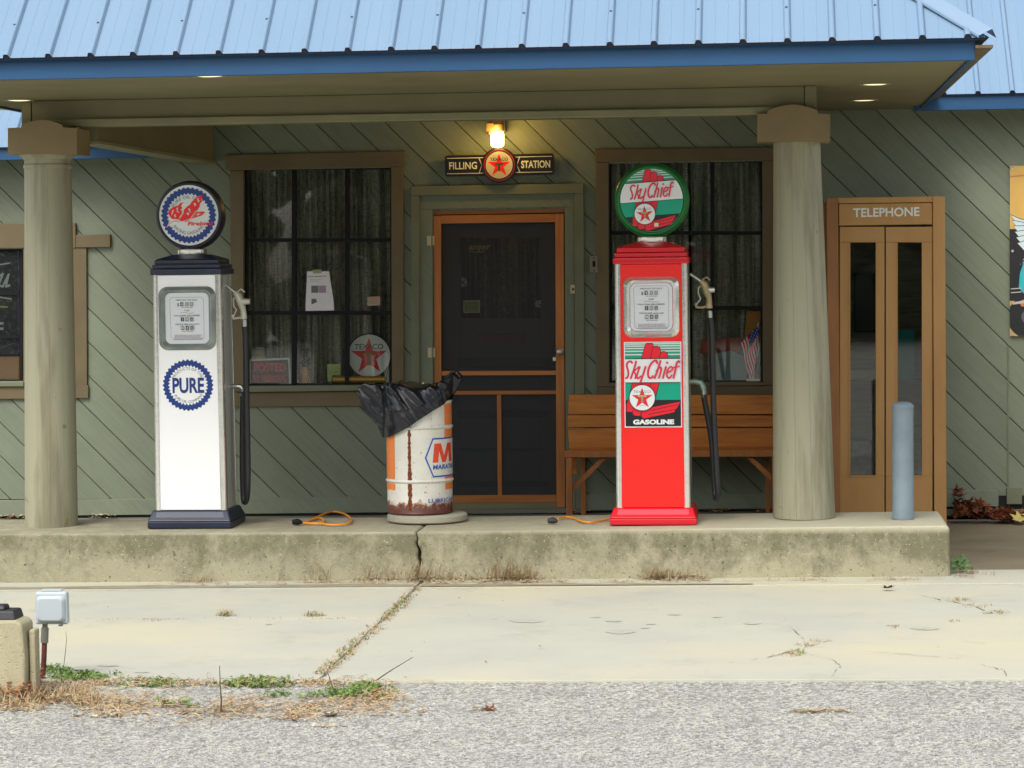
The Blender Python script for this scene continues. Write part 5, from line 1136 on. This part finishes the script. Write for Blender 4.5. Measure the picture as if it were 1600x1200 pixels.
# ================================================================== CORDS
def cord(label, pts, plug_px, m_plug, rad=.0065):
    ps = [CT(x, y) for x, y in pts]; hz = [0]*len(ps)
    pl = CT(*plug_px); t = thing('extension_cord', label, 'cord', pl, 'orange cords on the curb'); fine = []
    for i in range(len(ps)-1):
        p0, p1, p2, p3 = ps[max(i-1,0)], ps[i], ps[i+1], ps[min(i+2,len(ps)-1)]
        for j in range(6): u = j/6; fine.append(.5*((2*p1)+(-p0+p2)*u+(2*p0-5*p1+4*p2-p3)*u*u+(-p0+3*p1-3*p2+p3)*u**3))
    fine.append(ps[-1]); build('cable', MB().tube([(p.x, p.y, gz(p.x,.303)+rad) for p in fine], rad, 8), M['cord'], t)
    d = (ps[0]-pl); build('plug', MB().tube([(-.035,0,.016),(-.01,0,.018),(.0,0,.018),(.025,.0,.014)], [.014,.019,.019,.009], 12), m_plug, t, local=True)
    build('prong', MB().box(-.058,-.034,-.012,-.009,.010,.018).box(-.058,-.034,.009,.012,.010,.018), M['steel'], t, local=True)
cord('looped orange cord with a black plug between the white pump and drum', [(473,819),(490,819.5),(503,819),(506,814),(498,811),(484,815),(478,818),(500,807.5),(520,801),(540,805.5),(549,814),(543,820),(520,822),(500,819.5)], (466,820), M['black'])
cord('orange cord end with a dark plug running behind the foot of the red pump', [(872,812),(884,809.5),(896,811),(908,816),(922,818),(940,815),(956,812)], (865,818), mat('plug_dark', (.03,.03,.03), .6))
# ================================================================== FOREGROUND LEFT: old island, box on its conduit
yi = G(20, 1092).y; yi2 = yi+.17; ix = P(37, 1000, yi).x
def fi(px, py): p = P(px, py, yi); return (p.x, p.z)
tag(struct('old_island_curb', MB().prism([(ix-1.6, -.12),(ix-.004,-.12),(ix,-.02),(ix+.004, .16),(ix-.006,fi(50,976)[1]),(ix-.03,fi(44,970)[1]),(ix-1.6,fi(20,971)[1])], yi, yi2), M['block'], bevel=.012, seg=2))
struct('island_corner_edging', MB().box(ix+.008, ix+.036, yi+.05, yi+.125, -.05, .275), M['block'], bevel=.008)
mp = P(0, 965, yi+.03); t = thing('cast_iron_base', 'dark cast iron pump foot on the old island at the left edge', 'base', (mp.x-.10, yi+.02, fi(20,971)[1]))
build('foot', MB().frus((-.30,.172,0,.14,0),(-.30,.162,.012,.13,.042)), mat('cast_iron', (.022,.022,.026), .55), t, local=True, bevel=.008, seg=2); build('flange', MB().frus((-.26,.115,.03,.12,.0425),(-.26,.11,.04,.11,.062)), mat('cast_iron_edge', (.018,.018,.022), .55), t, local=True, bevel=.006)
yo = G(68, 1060).y; bc = P(82.5, 950, yo); t = thing('outlet_box', 'pale grey weatherproof outlet box on a rusty pipe beside the old island', 'outlet box', G(68, 1062))
s = 1/(FPX/yo); to = t.location
def ob(name, mb, m, **k): return build(name, mb, m, t, **k)
w, h = 27*s, 27.5*s
ob('cover', MB().frus((bc.x-w,bc.x+w,yo-.03,yo+.015,bc.z-h*.92),(bc.x-w*.97,bc.x+w*.97,yo-.03,yo+.015,bc.z+h)), M['box_grey'], bevel=.012, seg=3)
mbx = MB(); a = rr_pts(-w*.86,-h*.80,w*.86,h*.78,.02,4); b2 = rr_pts(-w*.72,-h*.66,w*.72,h*.66,.02,4); n = len(a)
mbx.add([(bc.x+x,yo-.035,bc.z+z) for x,z in a]+[(bc.x+x,yo-.050,bc.z+z) for x,z in b2], [(i,(i+1)%n,n+(i+1)%n,n+i) for i in range(n)]+[tuple(range(n,2*n))]); ob('lid', mbx, M['box_grey'], bevel=.004)
ob('hinge', MB().box(bc.x-w*.62,bc.x+w*.62,yo-.02,yo+.02,bc.z+h+.001,bc.z+h+.008), M['box_grey'], bevel=.002)
ob('latch', MB().box(bc.x+w*.50,bc.x+w*.72,yo-.05,yo-.03,bc.z-h*.99,bc.z-h*.86), mat('latch_grey', (.10,.11,.10), .5), bevel=.003)
pz_ = lambda x, y: P(x, y, yo)
ob('fitting', MB().tube([pz_(70.5,975),pz_(70.3,982)], 4.5*s, 14).tube([pz_(70.3,981),pz_(69.5,1004)], 6.2*s, 16), M['conduit']); ob('pipe', MB().tube([pz_(69.5,1003),pz_(68.6,1030),pz_(66.5,1061)], 4.4*s, 14), M['rust_pipe'])
# ================================================================== PLANTS, LITTER, GRAVEL
rg = random.Random(11)
def leaf(mb, c, s_, tilt):
    pts = [(0,-.9),(.35,-.35),(.95,-.45),(.6,.05),(.85,.5),(.3,.4),(0,1),(-.3,.4),(-.85,.5),(-.6,.05),(-.95,-.45),(-.35,-.35)]
    Rm = Matrix.Rotation(rg.uniform(0,6.28), 3, 'Z') @ Matrix.Rotation(tilt, 3, 'X') @ Matrix.Rotation(rg.uniform(0,6.28), 3, 'Z')
    vs = [Vector(c)]+[Vector(c)+Rm @ Vector((x*s_, y*s_, .28*s_*(x*x+y*y))) for x, y in pts]; mb.add(vs, [(0,i+1,(i+1)%12+1) for i in range(12)])
def blades(mb, c, n, rad, h, w=.006, lean=.6, flat_=0, ry=None):
    for _ in range(n):
        a = rg.uniform(0, 6.28); r_ = rad*math.sqrt(rg.random()); x, y = c.x+r_*math.cos(a), c.y+(ry if ry else rad)*math.sqrt(rg.random())*math.sin(a); z = gz(x, c.z-TILT*c.x)
        H = h*rg.uniform(.4, 1.1); L = rg.uniform(.1, lean)*h*(1+2*flat_); d = rg.uniform(0, 6.28); dx, dy = math.cos(d)*L, math.sin(d)*L; px_, py_ = -math.sin(d)*w/2, math.cos(d)*w/2
        if flat_: H *= .25
        mb.add([(x-px_,y-py_,z),(x+px_,y+py_,z),(x+dx*.45+px_*.8,y+dy*.45+py_*.8,z+H*.7),(x+dx*.45-px_*.8,y+dy*.45-py_*.8,z+H*.7),(x+dx,y+dy,z+H)], [(0,1,2,3),(3,2,4)])
def crumbs(mb, c, n, rx_, ry_, s0, s1, hgt=.01):
    for _ in range(n):
        a = rg.uniform(0, 6.28); k = math.sqrt(rg.random()); x, y = c.x+rx_*k*math.cos(a), c.y+ry_*k*math.sin(a); z = gz(x, c.z-TILT*c.x)+rg.uniform(.001,hgt); s_ = rg.uniform(s0, s1); d = rg.uniform(0, 6.28)
        vs = []
        for j, rr in enumerate((1,.45,.9,.5,.8)): b = d+j*1.257; vs.append((x+rr*s_*math.cos(b), y+rr*s_*math.sin(b), z+rg.uniform(0,s_*.5)))
        mb.add(vs, [(0,1,2,3,4)])
def stuff(name, mb, m, label): return tag(build(name, mb, m, fix=False), label, None, None, 'stuff')
st, gr, li = MB(), MB(), MB()
# tufts in the joints and cracks
for i in range(34):
    f = i/33; x, y = 655+(507-655)*f, 918+(1052-918)*f; c = G(x+rg.uniform(-3,3), y, .0); k = 1+.8*f
    if rg.random() < .85: blades(st, c, int(22*rg.uniform(.4,1.3)), .05, .022, .004, 2.0)
    if f > .12 and rg.random() < .6: blades(gr, c, 12, .04, .016, .005, 2.0)
    crumbs(li, c, 12, .05, .05, .004, .009)
for i in range(46):
    x = rg.uniform(120, 570); blades(st, G(x, 967.5-.0035*(x-350)), 2, .02, .012, .003)
for x, y, n, rad, h in ((352,962,60,.045,.05),(240,969,20,.05,.015),(490,962,50,.05,.04),(1245,1021,40,.05,.03),(1258,1008,25,.04,.03),(1282,1002,16,.05,.02),(1500,938,40,.06,.025),(1530,947,25,.07,.02),(1556,958,40,.06,.025),(1395,979,15,.03,.02),(1490,971,12,.03,.02),(1230,1024,30,.06,.012)):
    blades(st, G(x, y), n, rad*1.2, h*.75, .0035, 1.8); crumbs(li, G(x, y), n//2, rad*1.3, rad*.6, .004, .01)
    if n >= 40: blades(gr, G(x, y), n//3, rad*.7, h*.8, .004)
# dry weeds and litter at the foot of the raised curb
for i in range(300):
    x = rg.uniform(240, 1480); dens = 1 if 480 < x < 900 or 1000 < x < 1110 else .35
    if rg.random() < dens: crumbs(li, G(x, 909-.0068*(x-700)+rg.uniform(-1,3), .013), 7, .05, .02, .005, .013)
for x, n, rad, h in ((295,30,.08,.03),(320,24,.08,.03),(500,16,.05,.14),(590,40,.09,.10),(655,60,.06,.10),(690,40,.10,.07),(790,130,.11,.12),(810,60,.08,.10),(1020,60,.05,.09),(1040,90,.10,.06),(1080,40,.08,.05),(450,10,.1,.05),(560,12,.1,.05),(735,20,.07,.03)):
    c = G(x, 908-.0068*(x-700), .014); c.y = yc-.035; blades(st, c, int(n*.9), rad*1.4, h*1.1, .0035, 1.7, ry=.03); blades(st, c, n, rad*1.6, h*.5, .0035, 1.6, flat_=1, ry=.03); crumbs(li, c, n//2, rad, .03, .006, .015, .02)
for i in range(7):
    c = G(655+rg.uniform(-25,35), 906, .014); c.y = yc-.03; blades(st, c, 3, .03, .20, .004, 1.2, ry=.02)
# weeds and straw along the broken edge by the old island
def band(x0, x1, y0, y1, n):
    for _ in range(n): yield rg.uniform(x0, x1), rg.uniform(y0, y1)
def lay(mb, c, n, L0, L1, w=.0035):            # long stalks lying flat
    for _ in range(n):
        x, y = c.x+rg.gauss(0,.05), c.y+rg.gauss(0,.05); L = rg.uniform(L0, L1); a = rg.uniform(0, 6.28); k = rg.uniform(-.8, .8); z = gz(x, c.z-TILT*c.x)+rg.uniform(.001,.012); p = []
        for q in range(4):
            f = q/3; aa = a+k*f; p.append((x+L*f*math.cos(aa), y+L*f*math.sin(aa), z+.02*math.sin(3.14*f)*rg.random()))
        for q in range(3):
            (x0,y0,z0),(x1,y1,z1) = p[q], p[q+1]; nx_, ny_ = -math.sin(a)*w/2, math.cos(a)*w/2; mb.add([(x0-nx_,y0-ny_,z0),(x0+nx_,y0+ny_,z0+w*.6),(x1+nx_,y1+ny_,z1+w*.6),(x1-nx_,y1-ny_,z1)], [(0,1,2,3)])
arc_ = [(0,1088),(60,1090),(150,1101),(300,1108),(450,1113),(540,1108),(590,1090),(600,1076)]
red_ = MB()
for k_ in range(330):
    f = rg.random()*(len(arc_)-1); q = int(f); f -= q; x = arc_[q][0]+(arc_[q+1][0]-arc_[q][0])*f; y = arc_[q][1]+(arc_[q+1][1]-arc_[q][1])*f+rg.gauss(0, 8.5)+6*math.sin(x*.045)
    c = G(x, max(1069, y), -.009); lay(st, c, rg.choice((0,1,2,7)), .03, .12, .003); crumbs(li, c, 5, .07, .05, .004, .012, .01)
    if rg.random() < .55: crumbs(red_, c, 2, .06, .05, .006, .016, .015)
    if x < 190: lay(st, c, 4, .04, .13); blades(st, c, 4, .05, .06, .004, 1.6)
for x, y in band(60, 600, 1066, 1074, 150): c = G(x, y, -.009); lay(st, c, 3, .03, .08, .003); crumbs(li, c, 4, .05, .03, .004, .012, .01); crumbs(red_, c, 1, .05, .03, .006, .014, .012)
for x, y in band(0, 55, 1070, 1098, 60): c = G(x, y, -.01); crumbs(red_, c, 12, .06, .04, .008, .018, .09); blades(st, c, 5, .05, .07, .004, 1.2)
for x, y in ((150,1111),(330,1118),(210,1104)): lay(st, G(x, y, -.009), 4, .25, .5, .004)
stuff('reddish_litter', red_, mat('reddish_litter', (.42,.17,.06), .85, col2=(.30,.10,.04), ns=20), 'orange brown leaf bits among the straw at the asphalt edge')
for x0, x1, y, n, h in ((90,170,1060,70,.045),(190,290,1067,30,.03),(350,445,1067,70,.035),(235,320,1098,12,.03),(410,450,1085,10,.03),(490,590,1085,50,.04),(555,600,1075,26,.03),(60,110,1052,30,.06)):
    for _ in range(n):
        c = G(rg.gauss((x0+x1)/2, (x1-x0)/3.6), y+rg.uniform(-5,7), -.008); blades(gr, c, 4, .03, h*.6, .005, 2.0)
        for _k in range(5): leaf(gr, (c.x+rg.uniform(-.03,.03), c.y+rg.uniform(-.04,.04), c.z+rg.uniform(.004,h*.5)), rg.uniform(.006,.014), rg.uniform(-1,1))
for x, y in ((30,1110),(150,1120),(180,1108),(300,1115),(430,1122),(480,1126),(520,1136),(620,1118),(640,1112)): crumbs(li, G(x, y, -.009), 14, .10, .03, .006, .02)
crumbs(li, G(1285, 1112, -.009), 170, .12, .05, .004, .011, .008); blades(st, G(1270, 1112, -.009), 60, .10, .02, .004, 1.6, flat_=1, ry=.04); blades(gr, G(1262, 1113, -.009), 24, .03, .012, .004, 1.6, ry=.03); crumbs(li, G(760, 1110, -.009), 12, .06, .01, .006, .02)
for x, y in band(0, 1600, 925, 1195, 90): crumbs(li, G(x, y, .0 if y < 1060 else -.009), 1, .01, .01, .005, .013)
# litter on the porch and small leaves along the wall
for x, y in ((10,806),(25,806),(60,806),(150,806),(165,805),(905,796),(1120,797),(1130,797),(1195,799),(1205,798)):
    c = P(x, y, YW-.06); c.z = gz(c.x,.087); crumbs(li, c, 16, .06, .03, .01, .028, .03)
stuff('dry_grass', st, M['straw'], 'dry straw coloured grass in cracks and along the curb foot'); stuff('weeds', gr, M['green'], 'small green weeds in the joints of the concrete'); stuff('leaf_litter', li, M['litter'], 'brown leaf crumbs lying in joints and corners')
# heap of dead leaves against the wall right of the booth
lm = MB()
cz = P(1500, 800, YW-.15)
for i in range(150):
    f = rg.random()**1.6; x = P(1482, 800, YW).x+.04+f*.85; hgt = .17*max(0, 1-f*3.0)+.05; leaf(lm, (x, YW-.06-rg.random()*.22, gz(x,.012)+.02+rg.random()*hgt), rg.uniform(.03,.065), rg.uniform(-1.2,1.2))
stuff('leaf_heap', lm, M['leaf'], 'heap of dead brown leaves against the wall right of the booth')
def single(px_, py_, z, s_, lab, m='leaf'):
    mb = MB(); c = G(px_, py_, z); leaf(mb, (0,0,0), s_, .35); o = build('fallen_leaf', mb, M[m], fix=False); o.location = (c.x, c.y, c.z+.004); tag(o, lab, 'leaf')
single(1388, 920, .012, .045, 'curled red brown leaf on the concrete below the bollard'); single(516, 1120, -.010, .05, 'pale curled leaf among the straw at the asphalt edge', 'litter'); single(765, 1110, -.010, .035, 'brown leaf lying alone on the grey asphalt')
cy_ = G(1590, 815, .01); mb = MB(); leaf(mb, (0,0,0), .07, .5); o = build('fallen_leaf', mb, mat('yellow_leaf', (.50,.42,.12), .7), fix=False); o.location = (P(1592,806,17.7).x, 17.7, .06); tag(o, 'large yellow leaf on the ground at the right edge by the wall', 'leaf')
# weed at the right end of the curb
wd = MB(); c = G(1502, 898, .01)
for i in range(70):
    a = rg.uniform(0,6.28); r_ = rg.random()*.09; leaf(wd, (c.x+r_*math.cos(a)*1.1, c.y+.08+r_*math.sin(a)*.6, c.z+rg.uniform(.01,.11*(1-r_*7))+.01), rg.uniform(.008,.02), rg.uniform(-1,1))
wt = build('broadleaf_weed', wd, mat('weed_leaf', (.09,.26,.06), .5, col2=(.16,.36,.10), ns=30), fix=False); tag(wt, 'leafy green weed growing at the right end of the raised curb', 'weed')
dm = MB()
for _ in range(16): blades(dm, G(1496+50*rg.random()**1.5, rg.uniform(893,902), .01), 7, .05, .03, .004, 2.0, flat_=rg.choice((0,1)), ry=.07)
stuff('dry_grass', dm, M['straw'], 'dry grass beside the green weed at the right end of the curb')
# twigs
def twig(lab, pts, Y, r0):
    ps = [P(x, y, Y) for x, y in pts]; o = build('twig', MB().tube([p-ps[0] for p in ps], [r0*(1-.6*i/(len(ps)-1)) for i in range(len(ps))], 6), mat('twig_bark', (.09,.07,.05), .9) if 'twig_bark' not in bpy.data.materials else bpy.data.materials['twig_bark'], fix=False); o.location = ps[0]; tag(o, lab, 'twig')
twig('thin upright dark twig standing in the straw near the box', [(345,1114),(346,1095),(344,1070),(343,1040)], G(345,1114,-.010).y, .004)
twig('short leaning twig at the lower end of the grassy joint', [(527,1088),(519,1072),(513,1053)], G(527,1088,-.010).y, .004)
twig('long thin twig rising to the right over the concrete edge', [(579,1070),(595,1058),(615,1045),(645,1027)], G(579,1070,-.010).y, .0035)
twig('pale thin stalk beside the outlet box', [(99,1047),(102,1020),(104,1000),(103,986)], G(99,1047,0).y, .0018)
# loose stones in the asphalt
gm = MB()
for _ in range(16000):
    x, y = rg.uniform(-20, 1620), 1062+140*rg.random()**.8; c = G(x, y, -.0108); s_ = rg.uniform(.004,.010); a = rg.uniform(0, 6.28)
    b4 = [(c.x+s_*math.cos(a+k*1.57)*rg.uniform(.7,1.2), c.y+s_*math.sin(a+k*1.57)*rg.uniform(.7,1.2), c.z) for k in range(4)]
    gm.add(b4+[(c.x, c.y, c.z+s_*rg.uniform(.4,.9))], [(0,1,4),(1,2,4),(2,3,4),(3,0,4)])
stuff('gravel', gm, M['stone'], 'pale loose stones bedded in the worn asphalt')
# wood across the road, seen only as reflections in glass and chrome
tm = MB(); r3 = random.Random(8)
for i in range(46):
    x = -34+i*1.6+r3.uniform(-.6,.6)
    y = -26+r3.uniform(-5,5); H = r3.uniform(4.5,9)
    tm.lathe([(.25,0),(.16,H*.6)], (x,y,0), 6)
    for k in range(34):
        a = r3.uniform(0,6.28); rr = 1.9*r3.random(); cx, cy, cz2 = x+rr*math.cos(a), y+rr*math.sin(a), H*r3.uniform(.25,1.0); s_ = r3.uniform(.35,.8)
        if (-13.1 < cx < -10.9 and cz2-s_ < 3.0) or (-9.3 < cx < -8.7 and cz2-s_ < 3.0): continue
        tm.lathe([(0,-s_),(s_*.8,-s_*.4),(s_,.1),(s_*.6,s_*.7),(0,s_)], (cx,cy,cz2), 6)
for i in range(900):
    x, y = r3.uniform(-36, 38), r3.uniform(-30, -22); s_ = r3.uniform(.45,.9); z = r3.uniform(.2, 3.2)
    if (-13.2 < x < -10.8 and z+s_ > 1.75): continue
    tm.lathe([(0,-s_),(s_*.8,-s_*.4),(s_,.1),(s_*.6,s_*.7),(0,s_)], (x,y,z), 6)
tag(build('wood', tm, mat('far_foliage', (.055,.075,.030), .9, col2=(.03,.045,.02), ns=1.5), fix=False), 'line of trees across the road', None, None, 'stuff')
for o_ in bpy.data.objects:
    if o_.type == 'MESH' and 'kind' not in o_ and o_.parent is None and 'category' not in o_ : o_['kind'] = o_.get('kind', 'structure')
